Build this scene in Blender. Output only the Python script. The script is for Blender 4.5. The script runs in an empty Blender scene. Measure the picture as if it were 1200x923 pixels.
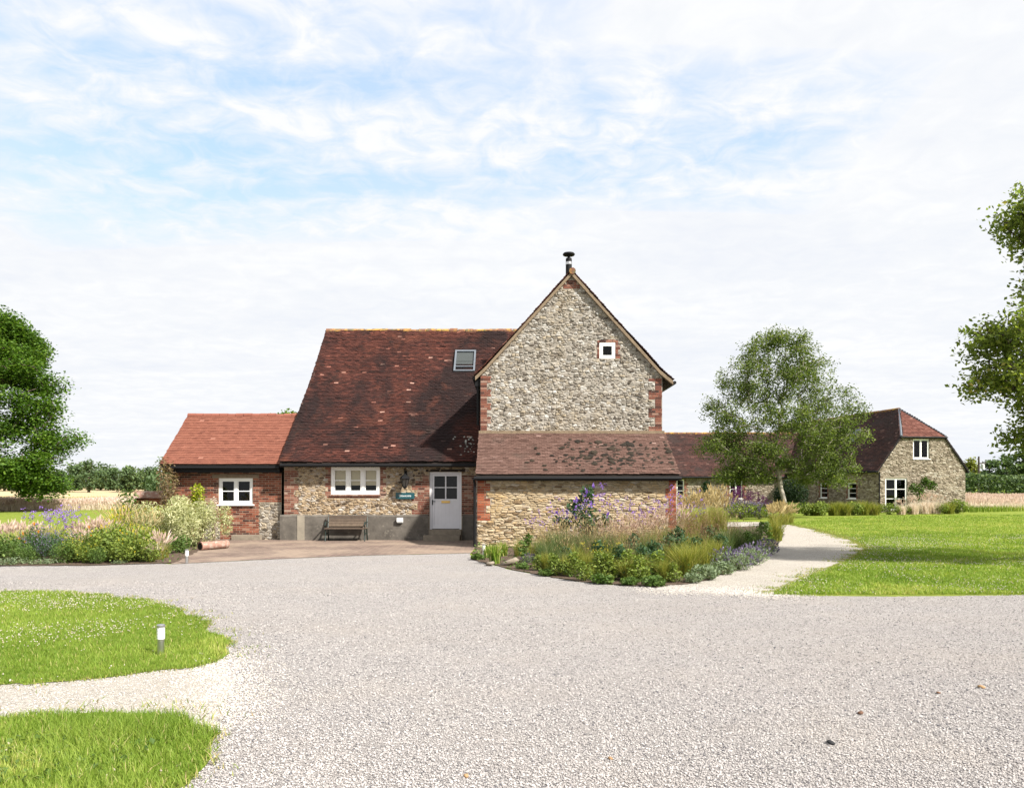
import bpy, math, random
import numpy as np
from mathutils import Vector
from mathutils.geometry import tessellate_polygon
PI = math.pi
R = np.random.default_rng(7)
random.seed(7)
SC = bpy.context.scene
COL = SC.collection
F_PX, HOR, CAM_H = 933.0, 570.0, 1.85

def gp(px, py):                      # ground point of a photograph pixel
    Y = CAM_H * F_PX / (py - HOR)
    return ((px - 600) * Y / F_PX, Y)
def xat(px, Y): return (px - 600) * Y / F_PX
def zat(py, Y): return CAM_H + (HOR - py) * Y / F_PX
def sm(a, b, x):
    t = np.clip((np.asarray(x, float) - a) / (b - a), 0, 1)
    return t * t * (3 - 2 * t)
def terrain(x, y):                   # gentle rise far away
    return 1.75 * sm(85, 230, y)

# ------------------------------------------------------------------ materials
def nd(nt, t, **kw):
    n = nt.nodes.new(t)
    for k, v in kw.items():
        if hasattr(n, k): setattr(n, k, v)
        else: n.inputs[k.replace('_', ' ')].default_value = v
    return n
def ramp(nt, stops, fac, interp='LINEAR'):
    r = nt.nodes.new('ShaderNodeValToRGB')
    r.color_ramp.interpolation = interp
    el = r.color_ramp.elements
    while len(el) < len(stops): el.new(0.5)
    for e, (p, c) in zip(el, stops):
        e.position = p
        e.color = (c, c, c, 1) if isinstance(c, (int, float)) else (c[0], c[1], c[2], 1)
    nt.links.new(fac, r.inputs[0])
    return r.outputs[0]
def noise(nt, scale, detail=4, rough=.6, vec=None, dist=0.0):
    n = nt.nodes.new('ShaderNodeTexNoise')
    n.inputs['Scale'].default_value = scale; n.inputs['Detail'].default_value = detail
    n.inputs['Roughness'].default_value = rough; n.inputs['Distortion'].default_value = dist
    if vec is not None: nt.links.new(vec, n.inputs['Vector'])
    return n.outputs['Fac']
def mix(nt, fac, a, b, mode='MIX'):
    m = nt.nodes.new('ShaderNodeMix'); m.data_type = 'RGBA'; m.blend_type = mode
    for s, v in ((0, fac), (6, a), (7, b)):
        if isinstance(v, (int, float)): m.inputs[s].default_value = v
        elif isinstance(v, tuple): m.inputs[s].default_value = (v[0], v[1], v[2], 1)
        else: nt.links.new(v, m.inputs[s])
    return m.outputs[2]
def base_mat(name):
    m = bpy.data.materials.new(name); m.use_nodes = True
    nt = m.node_tree; b = nt.nodes['Principled BSDF']
    g = nt.nodes.new('ShaderNodeNewGeometry').outputs['Position']
    return m, nt, b, g
def M(name, stops, rough=.85, attr=True, mott=None, stains=(), bump=None, metal=0, spec=.3, interp='LINEAR'):
    """stops: colours over the per-piece value 'rnd'; mott: (scale, amount); stains: (scale, lo, hi, colour, amount)."""
    m, nt, b, g = base_mat(name)
    if len(stops) == 1: stops = [(0, stops[0]), (1, stops[0])] if not isinstance(stops[0][0], tuple) and len(stops[0]) == 3 else stops
    if attr:
        a = nt.nodes.new('ShaderNodeAttribute'); a.attribute_name = 'rnd'; f = a.outputs['Fac']
    else:
        f = noise(nt, 3.0, 5, vec=g)
    c = ramp(nt, stops, f, interp)
    if mott:
        n = noise(nt, mott[0], 5, .65, g)
        c = mix(nt, mott[1], c, ramp(nt, [(.3, .25), (.7, 1.0)], n), 'MULTIPLY')
    for (sc, lo, hi, colr, amt, *an) in stains:
        vec = g
        if an:
            mp = nt.nodes.new('ShaderNodeMapping'); mp.inputs['Scale'].default_value = an[0]; nt.links.new(g, mp.inputs['Vector']); vec = mp.outputs[0]
        n = noise(nt, sc, 6, .62, vec, .3)
        c = mix(nt, ramp(nt, [(lo, 0.0), (hi, amt)], n), c, colr)
    nt.links.new(c, b.inputs['Base Color'])
    b.inputs['Roughness'].default_value = rough; b.inputs['Metallic'].default_value = metal
    b.inputs['Specular IOR Level'].default_value = spec
    if bump:
        bn = nt.nodes.new('ShaderNodeBump'); bn.inputs['Strength'].default_value = bump[1]; bn.inputs['Distance'].default_value = bump[2]
        nt.links.new(noise(nt, bump[0], 5, .6, g), bn.inputs['Height']); nt.links.new(bn.outputs[0], b.inputs['Normal'])
    return m
def leaf_mat(name, stops, trans=.35, rough=.55, tcol=1.35, blue=.55):
    m, nt, b, g = base_mat(name)
    a = nt.nodes.new('ShaderNodeAttribute'); a.attribute_name = 'rnd'
    c = ramp(nt, stops, a.outputs['Fac'])
    nt.links.new(c, b.inputs['Base Color']); b.inputs['Roughness'].default_value = rough
    b.inputs['Specular IOR Level'].default_value = .25
    t = nt.nodes.new('ShaderNodeBsdfTranslucent')
    nt.links.new(mix(nt, 1.0, c, (tcol, tcol * (1.05 if blue < .9 else 1), tcol * blue), 'MULTIPLY'), t.inputs['Color'])
    x = nt.nodes.new('ShaderNodeMixShader'); x.inputs[0].default_value = trans
    nt.links.new(b.outputs[0], x.inputs[1]); nt.links.new(t.outputs[0], x.inputs[2])
    nt.links.new(x.outputs[0], nt.nodes['Material Output'].inputs['Surface'])
    return m
def glass_mat(name, ior=1.4):
    m, nt, b, g = base_mat(name)
    tr = nt.nodes.new('ShaderNodeBsdfTransparent'); tr.inputs[0].default_value = (.93, .95, .95, 1)
    gl = nt.nodes.new('ShaderNodeBsdfGlossy'); gl.inputs['Roughness'].default_value = .02
    fr = nt.nodes.new('ShaderNodeFresnel'); fr.inputs[0].default_value = ior
    x = nt.nodes.new('ShaderNodeMixShader')
    nt.links.new(fr.outputs[0], x.inputs[0]); nt.links.new(tr.outputs[0], x.inputs[1]); nt.links.new(gl.outputs[0], x.inputs[2])
    nt.links.new(x.outputs[0], nt.nodes['Material Output'].inputs['Surface'])
    return m
def flat(c): return [(0, c), (1, c)]

MT = {}
MT['mortar'] = M('lime_mortar', flat((.36, .30, .225)), .95, mott=(4, .4), bump=(60, .5, .01))
MT['mortar_grey'] = M('grey_mortar', flat((.37, .335, .285)), .95, mott=(4, .4), bump=(60, .5, .01))
MT['mortar_barn'] = M('dark_mortar', flat((.27, .23, .175)), .95, mott=(4, .4))
MT['gable_stone'] = M('gable_rubble_stone', [(0, (.11, .09, .072)), (.08, (.22, .19, .155)), (.3, (.33, .30, .26)), (.6, (.40, .37, .325)), (.76, (.38, .32, .235)), (.86, (.46, .435, .395)), (1, (.55, .535, .505))],
                      .95, mott=(9, .35), stains=((.6, .52, .68, (.35, .27, .16), .35, (1.6, 1, .5)), (3.3, .58, .70, (.12, .10, .08), .4)), bump=(30, .8, .03), spec=.15)
MT['lean_stone'] = M('cream_rubble_stone', [(0, (.17, .11, .06)), (.15, (.36, .27, .16)), (.45, (.47, .37, .235)), (.75, (.53, .44, .31)), (.9, (.45, .31, .155)), (1, (.58, .53, .45))],
                     .9, mott=(9, .4), stains=((.8, .52, .66, (.42, .29, .14), .5),), bump=(35, .6, .02))
MT['front_stone'] = M('front_rubble_stone', [(0, (.06, .045, .035)), (.14, (.22, .15, .09)), (.4, (.40, .30, .19)), (.7, (.46, .36, .24)), (.85, (.38, .32, .27)), (1, (.54, .5, .44))],
                      .9, mott=(9, .45), stains=((1.1, .55, .68, (.33, .23, .12), .5),), bump=(35, .6, .02))
MT['barn_stone'] = M('barn_rubble_stone', [(0, (.12, .095, .065)), (.25, (.22, .178, .13)), (.55, (.30, .25, .187)), (.85, (.365, .315, .245)), (1, (.44, .40, .33))],
                     .9, mott=(6, .45), bump=(30, .6, .02))
MT['brick'] = M('red_brick', [(0, (.06, .032, .028)), (.2, (.14, .055, .04)), (.55, (.205, .078, .055)), (.85, (.27, .115, .078)), (1, (.34, .24, .19))], .95, mott=(12, .35), bump=(80, .4, .006), spec=.15)
MT['brick_orange'] = M('orange_brick', [(0, (.15, .045, .03)), (.5, (.31, .085, .042)), (1, (.40, .16, .09))], .95, mott=(12, .3), bump=(80, .4, .006), spec=.15)
MT['brick_wall'] = M('annexe_brick', [(0, (.055, .025, .022)), (.25, (.145, .046, .03)), (.6, (.235, .075, .045)), (.9, (.31, .115, .07)), (1, (.34, .23, .17))], .95, mott=(12, .35),
                     stains=((1.6, .56, .7, (.28, .2, .15), .4),), bump=(80, .4, .006), spec=.15)
MT['tile_main'] = M('old_clay_tile', [(0, (.018, .010, .009)), (.25, (.042, .017, .014)), (.55, (.070, .025, .019)), (.86, (.104, .037, .027)), (.95, (.17, .06, .042)), (.965, (.26, .11, .08)), (.985, (.34, .18, .14)), (1, (.40, .26, .21))], .95,
                    mott=(9, .3), stains=((.55, .43, .58, (.017, .011, .011), .92, (1.0, .38, .38)), (2.2, .55, .72, (.022, .016, .014), .6, (1, .5, .5)), (.8, .56, .72, (.16, .055, .033), .45)), bump=(60, .3, .006), spec=.15)
MT['tile_lean'] = M('pinkish_clay_tile', [(0, (.07, .04, .033)), (.3, (.115, .066, .053)), (.7, (.155, .092, .075)), (.94, (.20, .125, .105)), (1, (.27, .18, .155))], .95,
                    mott=(10, .3), stains=((1.2, .55, .72, (.075, .055, .045), .6),), bump=(60, .3, .006), spec=.15)
MT['tile_new'] = M('new_orange_tile', [(0, (.14, .052, .036)), (.3, (.19, .073, .05)), (.6, (.212, .082, .055)), (.94, (.24, .098, .068)), (1, (.32, .15, .11))], .9, spec=.15, mott=(6, .2), stains=((1.5, .6, .75, (.22, .1, .07), .4),))
MT['tile_barn'] = M('barn_clay_tile', [(0, (.018, .009, .008)), (.4, (.042, .017, .014)), (.8, (.072, .029, .023)), (1, (.16, .09, .075))], .9,
                    mott=(5, .4), stains=((.5, .48, .66, (.03, .02, .018), .75),))
MT['tile_hip'] = M('barn_hip_tile', [(0, (.07, .03, .024)), (.5, (.13, .052, .04)), (.95, (.19, .09, .07)), (1, (.32, .22, .18))], .95, mott=(5, .4), spec=.15)
MT['ridge'] = M('ridge_tile_lichen', flat((.20, .095, .06)), .95, mott=(8, .4), stains=((3.0, .48, .6, (.42, .24, .05), .9), (5, .52, .6, (.10, .11, .055), .8)))
MT['ridge_new'] = M('ridge_tile_new', flat((.24, .085, .058)), .85, mott=(5, .3))
MT['lead'] = M('lead_flashing', flat((.15, .17, .195)), .5, mott=(5, .3), metal=.2)
MT['verge'] = M('verge_mortar', flat((.24, .18, .12)), .95, mott=(10, .5), bump=(30, .5, .02))
MT['black'] = M('black_gutter_paint', flat((.007, .007, .008)), .6, spec=.2)
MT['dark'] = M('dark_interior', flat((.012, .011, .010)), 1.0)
MT['white'] = M('white_window_paint', flat((.80, .80, .78)), .45, mott=(3, .06), spec=.4)
MT['door'] = M('pale_lilac_door_paint', flat((.68, .68, .72)), .55, mott=(2.5, .14), spec=.4)
MT['blind'] = M('cream_blind', flat((.62, .54, .38)), .9)
MT['blind_grey'] = M('grey_blind', flat((.06, .065, .065)), .9)
MT['brass'] = M('brass', flat((.55, .36, .12)), .35, metal=1)
MT['glass'] = glass_mat('window_glass')
MT['roof_glass'] = glass_mat('roof_glass', 1.14)
MT['concrete'] = M('render_plinth', flat((.155, .138, .118)), .9, mott=(2.2, .75), stains=((1.3, .5, .68, (.055, .049, .043), .75), (6, .6, .7, (.24, .215, .18), .5)), bump=(40, .4, .01))
MT['concrete_pale'] = M('pale_render_pier', flat((.30, .265, .21)), .9, mott=(4, .4))
MT['oakwood'] = M('weathered_lintel', flat((.26, .2, .145)), .9, mott=(7, .5), bump=(40, .4, .01))
MT['oakdark'] = M('dark_lintel', flat((.03, .022, .018)), .9, mott=(7, .4))
MT['benchwood'] = M('bench_slat_wood', [(0, (.06, .043, .033)), (1, (.17, .125, .09))], .8, mott=(9, .5))
MT['iron'] = M('dark_green_iron', flat((.012, .022, .018)), .45, spec=.5)
MT['teal'] = M('teal_sign_paint', flat((.006, .062, .075)), .4, spec=.5)
MT['letter'] = M('white_lettering', flat((.8, .82, .82)), .5)
MT['lamp_glass'] = M('smoked_lamp_glass', flat((.035, .035, .033)), .15, spec=.6)
MT['grey_box'] = M('grey_plastic', flat((.55, .57, .56)), .5)
MT['steel'] = M('brushed_steel', flat((.55, .54, .53)), .32, metal=1)
MT['opal'] = M('opal_diffuser', flat((.82, .82, .80)), .3, spec=.5)
MT['terracotta'] = M('weathered_terracotta', [(0, (.17, .09, .07)), (1, (.45, .26, .2))], .9, mott=(9, .5), stains=((8, .52, .62, (.4, .35, .3), .6),))
MT['slab'] = M('pale_stone', flat((.26, .22, .17)), .9, mott=(6, .5), bump=(30, .5, .02))
MT['pole'] = M('pole_wood', flat((.07, .055, .045)), .9)
MT['moss'] = M('roof_moss', [(0, (.012, .010, .008)), (1, (.04, .03, .02))], 1.0, mott=(20, .4))
MT['lichen'] = M('pale_lichen', [(0, (.13, .125, .11)), (1, (.34, .33, .3))], 1.0)
MT['bark_birch'] = M('birch_bark', flat((.36, .325, .275)), .85, mott=(6, .55), stains=((9, .55, .62, (.06, .05, .045), .8),))
MT['bark'] = M('brown_bark', flat((.10, .078, .058)), .95, mott=(6, .5), bump=(18, .7, .04))
MT['pebble_stray'] = M('stray_stone', [(0, (.03, .03, .032)), (.5, (.18, .09, .05)), (1, (.42, .27, .14))], .85, mott=(30, .4))
# foliage
MT['l_birch'] = leaf_mat('birch_leaf', [(0, (.042, .068, .014)), (.5, (.098, .14, .03)), (1, (.22, .26, .07))], .42)
MT['l_oak'] = leaf_mat('oak_leaf', [(0, (.024, .056, .008)), (.5, (.072, .145, .017)), (1, (.18, .27, .035))], .38)
MT['l_lime'] = leaf_mat('broad_leaf', [(0, (.06, .09, .018)), (.5, (.15, .20, .038)), (.85, (.27, .31, .06)), (1, (.36, .28, .08))], .5)
MT['l_far'] = leaf_mat('far_leaf', [(0, (.045, .078, .034)), (.5, (.085, .135, .055)), (1, (.15, .2, .08))], .3)
MT['l_far_y'] = leaf_mat('far_yellow_leaf', [(0, (.09, .12, .02)), (1, (.24, .25, .04))], .2)
MT['l_dark'] = leaf_mat('dark_evergreen_leaf', [(0, (.007, .017, .006)), (.6, (.016, .036, .011)), (1, (.036, .064, .018))], .15)
MT['l_green'] = leaf_mat('perennial_leaf', [(0, (.035, .07, .014)), (.6, (.085, .145, .028)), (1, (.17, .235, .06))], .3)
MT['l_olive'] = leaf_mat('olive_leaf', [(0, (.06, .095, .018)), (.6, (.16, .215, .036)), (1, (.32, .34, .075))], .3)
MT['l_grey'] = leaf_mat('grey_green_leaf', [(0, (.08, .11, .06)), (.6, (.16, .21, .115)), (1, (.27, .32, .19))], .25)
MT['l_silver'] = leaf_mat('cream_variegated_leaf', [(0, (.15, .18, .07)), (.5, (.40, .41, .22)), (1, (.70, .66, .45))], .35)
MT['l_lemon'] = leaf_mat('lemon_leaf', [(0, (.13, .19, .015)), (.6, (.3, .34, .03)), (1, (.48, .46, .06))], .35)
MT['l_budd'] = leaf_mat('blue_green_leaf', [(0, (.022, .052, .022)), (.6, (.045, .095, .036)), (1, (.085, .15, .06))], .2)
MT['l_bronze'] = leaf_mat('bronze_leaf', [(0, (.07, .045, .025)), (.5, (.15, .1, .05)), (1, (.2, .19, .07))], .3)
MT['g_green'] = leaf_mat('grass_blade', [(0, (.075, .125, .012)), (.5, (.155, .225, .026)), (.9, (.25, .30, .045)), (1, (.38, .33, .12))], .35, .6)
MT['g_lawn'] = leaf_mat('lawn_blade', [(0, (.075, .14, .012)), (.4, (.15, .235, .028)), (.75, (.265, .34, .06)), (.93, (.40, .41, .11)), (1, (.50, .43, .2))], .35, .6)
MT['g_edge'] = leaf_mat('edge_blade', [(0, (.09, .15, .02)), (.5, (.19, .25, .04)), (.8, (.33, .32, .09)), (1, (.40, .30, .16))], .3, .6)
MT['g_gold'] = leaf_mat('gold_green_blade', [(0, (.1, .125, .018)), (.5, (.2, .225, .035)), (1, (.36, .31, .085))], .35, .6)
MT['g_blue'] = leaf_mat('blue_green_blade', [(0, (.035, .065, .02)), (.6, (.09, .14, .04)), (1, (.17, .2, .07))], .3, .6)
MT['g_straw'] = leaf_mat('straw_blade', [(0, (.56, .46, .36)), (.5, (.70, .60, .48)), (1, (.80, .72, .60))], .5, .7, 1.1, blue=1.0)
MT['h_pink'] = leaf_mat('pale_pink_plume', [(0, (.50, .38, .30)), (.5, (.68, .55, .46)), (1, (.80, .70, .62))], .45, .8, 1.1, blue=1.0)
MT['h_brown'] = leaf_mat('red_brown_plume', [(0, (.15, .07, .045)), (.5, (.27, .14, .09)), (1, (.42, .27, .18))], .3, .8, 1.1, blue=1.0)
MT['h_cream'] = leaf_mat('cream_plume', [(0, (.38, .3, .14)), (1, (.66, .56, .32))], .35, .8, 1.1, blue=1.0)
MT['f_purple'] = leaf_mat('violet_flower', [(0, (.16, .07, .36)), (1, (.36, .22, .62))], .25, .8, 1.0, blue=1.0)
MT['f_mauve'] = leaf_mat('mauve_flower', [(0, (.16, .13, .22)), (1, (.32, .28, .38))], .25, .8, 1.0, blue=1.0)
MT['f_magenta'] = leaf_mat('magenta_flower', [(0, (.3, .06, .28)), (1, (.5, .18, .46))], .25, .8, 1.0, blue=1.0)
MT['f_yellow'] = leaf_mat('yellow_flower', [(0, (.52, .42, .02)), (1, (.72, .62, .06))], .25, .8, 1.0)
MT['f_white'] = leaf_mat('white_flower', [(0, (.62, .58, .5)), (1, (.8, .78, .74))], .25, .8, 1.0, blue=1.0)
MT['f_clover'] = leaf_mat('clover_head', [(0, (.40, .34, .27)), (1, (.62, .58, .5))], .2, .9, 1.0, blue=1.0)
MT['f_orange'] = leaf_mat('orange_flower', [(0, (.6, .2, .02)), (1, (.7, .32, .03))], .2, .8, 1.0)
MT['stem'] = leaf_mat('thin_stem', [(0, (.07, .085, .03)), (1, (.17, .17, .07))], .2)
MT['twig'] = M('bare_twig', [(0, (.12, .085, .06)), (1, (.3, .23, .17))], .9)

# ------------------------------------------------------------------ geometry collector
class G:
    def __init__(s): s.v = []; s.n = 0; s.loops = []; s.tot = []; s.r = []; s.m = []
    def add(s, v, f, r=None, m=0):
        """v (N,3); f (M,k) index array"""
        v = np.asarray(v, np.float32).reshape(-1, 3); f = np.asarray(f, np.int32)
        s.v.append(v); s.loops.append((f + s.n).ravel()); s.tot.append(np.full(len(f), f.shape[1], np.int32))
        if r is None: r = np.full(len(f), .5)
        s.r.append(np.broadcast_to(np.asarray(r, np.float32), (len(f),)))
        s.m.append(np.full(len(f), m, np.int32)); s.n += len(v)
    def ngon(s, v, r=.5, m=0):
        s.add(v, [list(range(len(v)))], r, m)
    def box(s, a, b, r=.5, m=0):
        (x0, y0, z0), (x1, y1, z1) = a, b
        s.hexa([(x0, y0, z0), (x1, y0, z0), (x1, y1, z0), (x0, y1, z0), (x0, y0, z1), (x1, y0, z1), (x1, y1, z1), (x0, y1, z1)], r, m)
    def hexa(s, v, r=.5, m=0):
        s.add(v, [[0, 3, 2, 1], [4, 5, 6, 7], [0, 1, 5, 4], [1, 2, 6, 5], [2, 3, 7, 6], [3, 0, 4, 7]], r, m)
    def fbox(s, F, u0, u1, v0, v1, d0, d1, r=.5, m=0):     # box in a wall frame
        c = [(u0, v0, d0), (u1, v0, d0), (u1, v0, d1), (u0, v0, d1), (u0, v1, d0), (u1, v1, d0), (u1, v1, d1), (u0, v1, d1)]
        s.hexa([F(*p) for p in c], r, m)
    def tube(s, pts, rad, n=8, r=.5, m=0, cap=True):
        pts = np.asarray(pts, float); k = len(pts)
        rad = np.broadcast_to(np.asarray(rad, float), (k,))
        t = np.gradient(pts, axis=0); t /= np.linalg.norm(t, axis=1)[:, None] + 1e-9
        ref = np.array([0, 0, 1.]) if abs(t[:, 2]).mean() < .8 else np.array([1., 0, 0])
        a = np.cross(t, ref); a /= np.linalg.norm(a, axis=1)[:, None] + 1e-9
        b = np.cross(t, a); th = np.arange(n) * 2 * PI / n
        v = pts[:, None] + rad[:, None, None] * (np.cos(th)[None, :, None] * a[:, None] + np.sin(th)[None, :, None] * b[:, None])
        i = np.arange(k - 1)[:, None] * n; j = np.arange(n)[None]; j2 = (j + 1) % n
        s.add(v, np.stack([i + j, i + j2, i + n + j2, i + n + j], -1).reshape(-1, 4), r, m)
        if cap: s.ngon(v[0], r, m); s.ngon(v[-1], r, m)
    def lathe(s, c, prof, n=16, r=.5, m=0):
        th = np.arange(n) * 2 * PI / n; k = len(prof)
        v = np.array([[(c[0] + p[0] * math.cos(t), c[1] + p[0] * math.sin(t), c[2] + p[1]) for t in th] for p in prof])
        i = np.arange(k - 1)[:, None] * n; j = np.arange(n)[None]; j2 = (j + 1) % n
        s.add(v, np.stack([i + j, i + j2, i + n + j2, i + n + j], -1).reshape(-1, 4), r, m)
        s.ngon(v[0][::-1], r, m); s.ngon(v[-1], r, m)
    def mesh(s, name, mats, off=(0, 0, 0), smooth=False):
        me = bpy.data.meshes.new(name)
        v = np.concatenate(s.v) - np.asarray(off, np.float32); lo = np.concatenate(s.loops); to = np.concatenate(s.tot)
        me.vertices.add(len(v)); me.vertices.foreach_set('co', v.ravel())
        me.loops.add(len(lo)); me.loops.foreach_set('vertex_index', lo)
        me.polygons.add(len(to)); me.polygons.foreach_set('loop_start', np.concatenate([[0], np.cumsum(to)[:-1]]).astype(np.int32))
        me.polygons.foreach_set('material_index', np.concatenate(s.m))
        me.polygons.foreach_set('use_smooth', np.full(len(to), smooth))
        for m in (mats if isinstance(mats, (list, tuple)) else [mats]): me.materials.append(MT[m] if isinstance(m, str) else m)
        me.update(calc_edges=True)
        a = me.attributes.new('rnd', 'FLOAT', 'FACE'); a.data.foreach_set('value', np.concatenate(s.r).astype(np.float32))
        return me
OFF = {}
def obj(name, g, mats, parent=None, loc=None, smooth=False):
    """parent given: vertices are in world space and follow the parent's base; loc given: top-level mesh with that base point."""
    off = OFF.get(parent.name, (0, 0, 0)) if parent is not None else (loc or (0, 0, 0))
    o = bpy.data.objects.new(name, g.mesh(name, mats, off, smooth)); COL.objects.link(o)
    if parent is not None: o.parent = parent; OFF[o.name] = off
    else: o.location = off; OFF[o.name] = off
    return o
def tag(o, label, cat, group=None, kind=None):
    o['label'] = label; o['category'] = cat
    if group: o['group'] = group
    o['kind'] = kind or 'thing'
    return o
def struct(name, g, mats, kind='structure', label=None, cat=None):
    o = obj(name, g, mats); o['kind'] = kind
    if label: o['label'] = label; o['category'] = cat
    return o
def thing(name, label, cat, loc=(0, 0, 0), group=None):
    o = bpy.data.objects.new(name, None); COL.objects.link(o); o.location = loc; o.empty_display_size = .3
    OFF[o.name] = tuple(loc)
    return tag(o, label, cat, group)
def dup(root, loc, rz, label=None, group=None, scale=1.0):
    r = root.copy(); COL.objects.link(r); r.location = loc; r.rotation_euler = (0, 0, rz); r.scale = (scale,) * 3
    if label: r['label'] = label
    if group: r['group'] = group
    for ch in list(root.children):
        c = ch.copy(); COL.objects.link(c); c.parent = r
        for q in list(ch.children):
            d = q.copy(); COL.objects.link(d); d.parent = c
    return r
def frame(O, U):
    O = np.array(O, float); U = np.array(U, float); U /= np.linalg.norm(U); N = np.cross(U, (0, 0, 1))
    f = lambda u, v, d=0.0: O + U * u + np.array([0, 0, 1.]) * v + N * d
    f.U, f.N, f.O = U, N, O
    return f
def inpoly(x, y, poly):
    x = np.asarray(x); y = np.asarray(y); ins = np.zeros(x.shape, bool); n = len(poly); j = n - 1
    for i in range(n):
        xi, yi = poly[i]; xj, yj = poly[j]
        if yi != yj:
            ins ^= ((yi > y) != (yj > y)) & (x < (xj - xi) * (y - yi) / (yj - yi) + xi)
        j = i
    return ins

def vnoise(x, y, sc, seed=0):
    """smooth value noise 0..1 over the ground"""
    t = np.random.default_rng(900 + seed).random((64, 64)); x = np.asarray(x) / sc; y = np.asarray(y) / sc
    i, j = np.floor(x).astype(int), np.floor(y).astype(int); f, g_ = x - i, y - j; f = f * f * (3 - 2 * f); g_ = g_ * g_ * (3 - 2 * g_)
    a = lambda p, q: t[p % 64, q % 64]
    return (a(i, j) * (1 - f) + a(i + 1, j) * f) * (1 - g_) + (a(i, j + 1) * (1 - f) + a(i + 1, j + 1) * f) * g_

# ------------------------------------------------------------------ masonry
def clip(poly, nx, ny, c):           # keep nx*x+ny*y <= c
    out = []; k = len(poly)
    for i in range(k):
        p, q = poly[i], poly[(i + 1) % k]
        a = nx * p[0] + ny * p[1] - c; b = nx * q[0] + ny * q[1] - c
        if a <= 0: out.append(p)
        if (a < 0 < b) or (b < 0 < a):
            t = a / (a - b); out.append((p[0] + t * (q[0] - p[0]), p[1] + t * (q[1] - p[1])))
    return out
def area(p): return .5 * sum(p[i][0] * p[(i + 1) % len(p)][1] - p[(i + 1) % len(p)][0] * p[i][1] for i in range(len(p)))
def rubble(g, F, outer, holes, cw, ch, jit=.8, h=(.012, .045), gap=.010, m=0, seed=1, rlo=0, rhi=1):
    """random rubble: irregular stones that stand proud of the mortar, one value per stone"""
    rg = np.random.default_rng(seed); us = [p[0] for p in outer]; vs = [p[1] for p in outer]
    k = cw / ch; pts = []; row = 0; v = min(vs) - ch
    while v < max(vs) + ch:
        rh = ch * rg.uniform(.75, 1.3); u = min(us) - cw * rg.uniform(.5, 1.5)
        while u < max(us) + cw:
            w = cw * rg.choice([.55, .8, 1, 1.2, 1.7])
            pts.append(((u + w / 2) / k, v + rh / 2 + rg.normal() * ch * .3 * jit)); u += w
        v += rh
    pts = np.array(pts); edges = []
    for i in range(len(outer)):
        p, q = outer[i], outer[(i + 1) % len(outer)]
        nx, ny = (q[1] - p[1]), -(q[0] - p[0]); edges.append((nx, ny, nx * p[0] + ny * p[1]))
    for i, s in enumerate(pts):
        su, sv = s[0] * k, s[1]
        if any(e[0] * su + e[1] * sv > e[2] + .15 * math.hypot(e[0], e[1]) for e in edges): continue
        if any(r[0] < su < r[2] and r[1] < sv < r[3] for r in holes): continue
        d = np.sum((pts - s) ** 2, 1); nb = np.argpartition(d, min(14, len(d) - 1))[:14]
        B = ch * 2.2; poly = [(s[0] - B, s[1] - B), (s[0] + B, s[1] - B), (s[0] + B, s[1] + B), (s[0] - B, s[1] + B)]
        for j in nb[np.argsort(d[nb])]:
            if j == i: continue
            q = pts[j]; nx, ny = q - s; L = math.hypot(nx, ny)
            poly = clip(poly, nx / L, ny / L, (nx * (q[0] + s[0]) + ny * (q[1] + s[1])) / 2 / L)
            if len(poly) < 3: break
        if len(poly) < 3: continue
        poly = [(p[0] * k, p[1]) for p in poly]
        for e in edges: poly = clip(poly, *e) if poly else poly
        for r in holes:
            if not poly: break
            if max(p[0] for p in poly) <= r[0] or min(p[0] for p in poly) >= r[2] or max(p[1] for p in poly) <= r[1] or min(p[1] for p in poly) >= r[3]: continue
            sd = [(r[0] - su, (1, 0, r[0])), (su - r[2], (-1, 0, -r[2])), (r[1] - sv, (0, 1, r[1])), (sv - r[3], (0, -1, -r[3]))]
            poly = clip(poly, *max(sd, key=lambda t: t[0])[1])
        if len(poly) < 3 or area(poly) < cw * ch * .06: continue
        P = np.array(poly); c = P.mean(0); Q = np.roll(P, -1, 0)
        k1 = rg.uniform(.10, .2); P = np.stack([P * (1 - k1) + Q * k1, P * k1 + Q * (1 - k1)], 1).reshape(-1, 2)      # cut the corners
        d = P - c; L = np.linalg.norm(d, axis=1)[:, None] + 1e-6
        r0 = c + d * np.clip(1 - gap / L, .3, 1); hh = rg.uniform(*h); r1 = c + d * np.clip(1 - (gap + .008) / L, .3, 1)
        r2 = c + d * np.clip(1 - (gap + .03) / L, .3, 1) * rg.uniform(.88, 1.0)
        tu, tv = rg.normal(0, .08, 2); n = len(P); V = []
        for ring, dd in ((r0, 0.0), (r1, hh * .7), (r2, hh)):
            for p in ring: V.append(F(p[0], p[1], dd + (dd > 0) * (tu * (p[0] - c[0]) + tv * (p[1] - c[1])) + (dd > 0) * rg.normal() * .002))
        f = [[a * n + b, a * n + (b + 1) % n, (a + 1) * n + (b + 1) % n, (a + 1) * n + b] for a in (0, 1) for b in range(n)]
        rv = rlo + (rhi - rlo) * rg.random()
        g.add(V, f, rv, m); g.ngon(V[2 * n:], rv, m)
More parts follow.
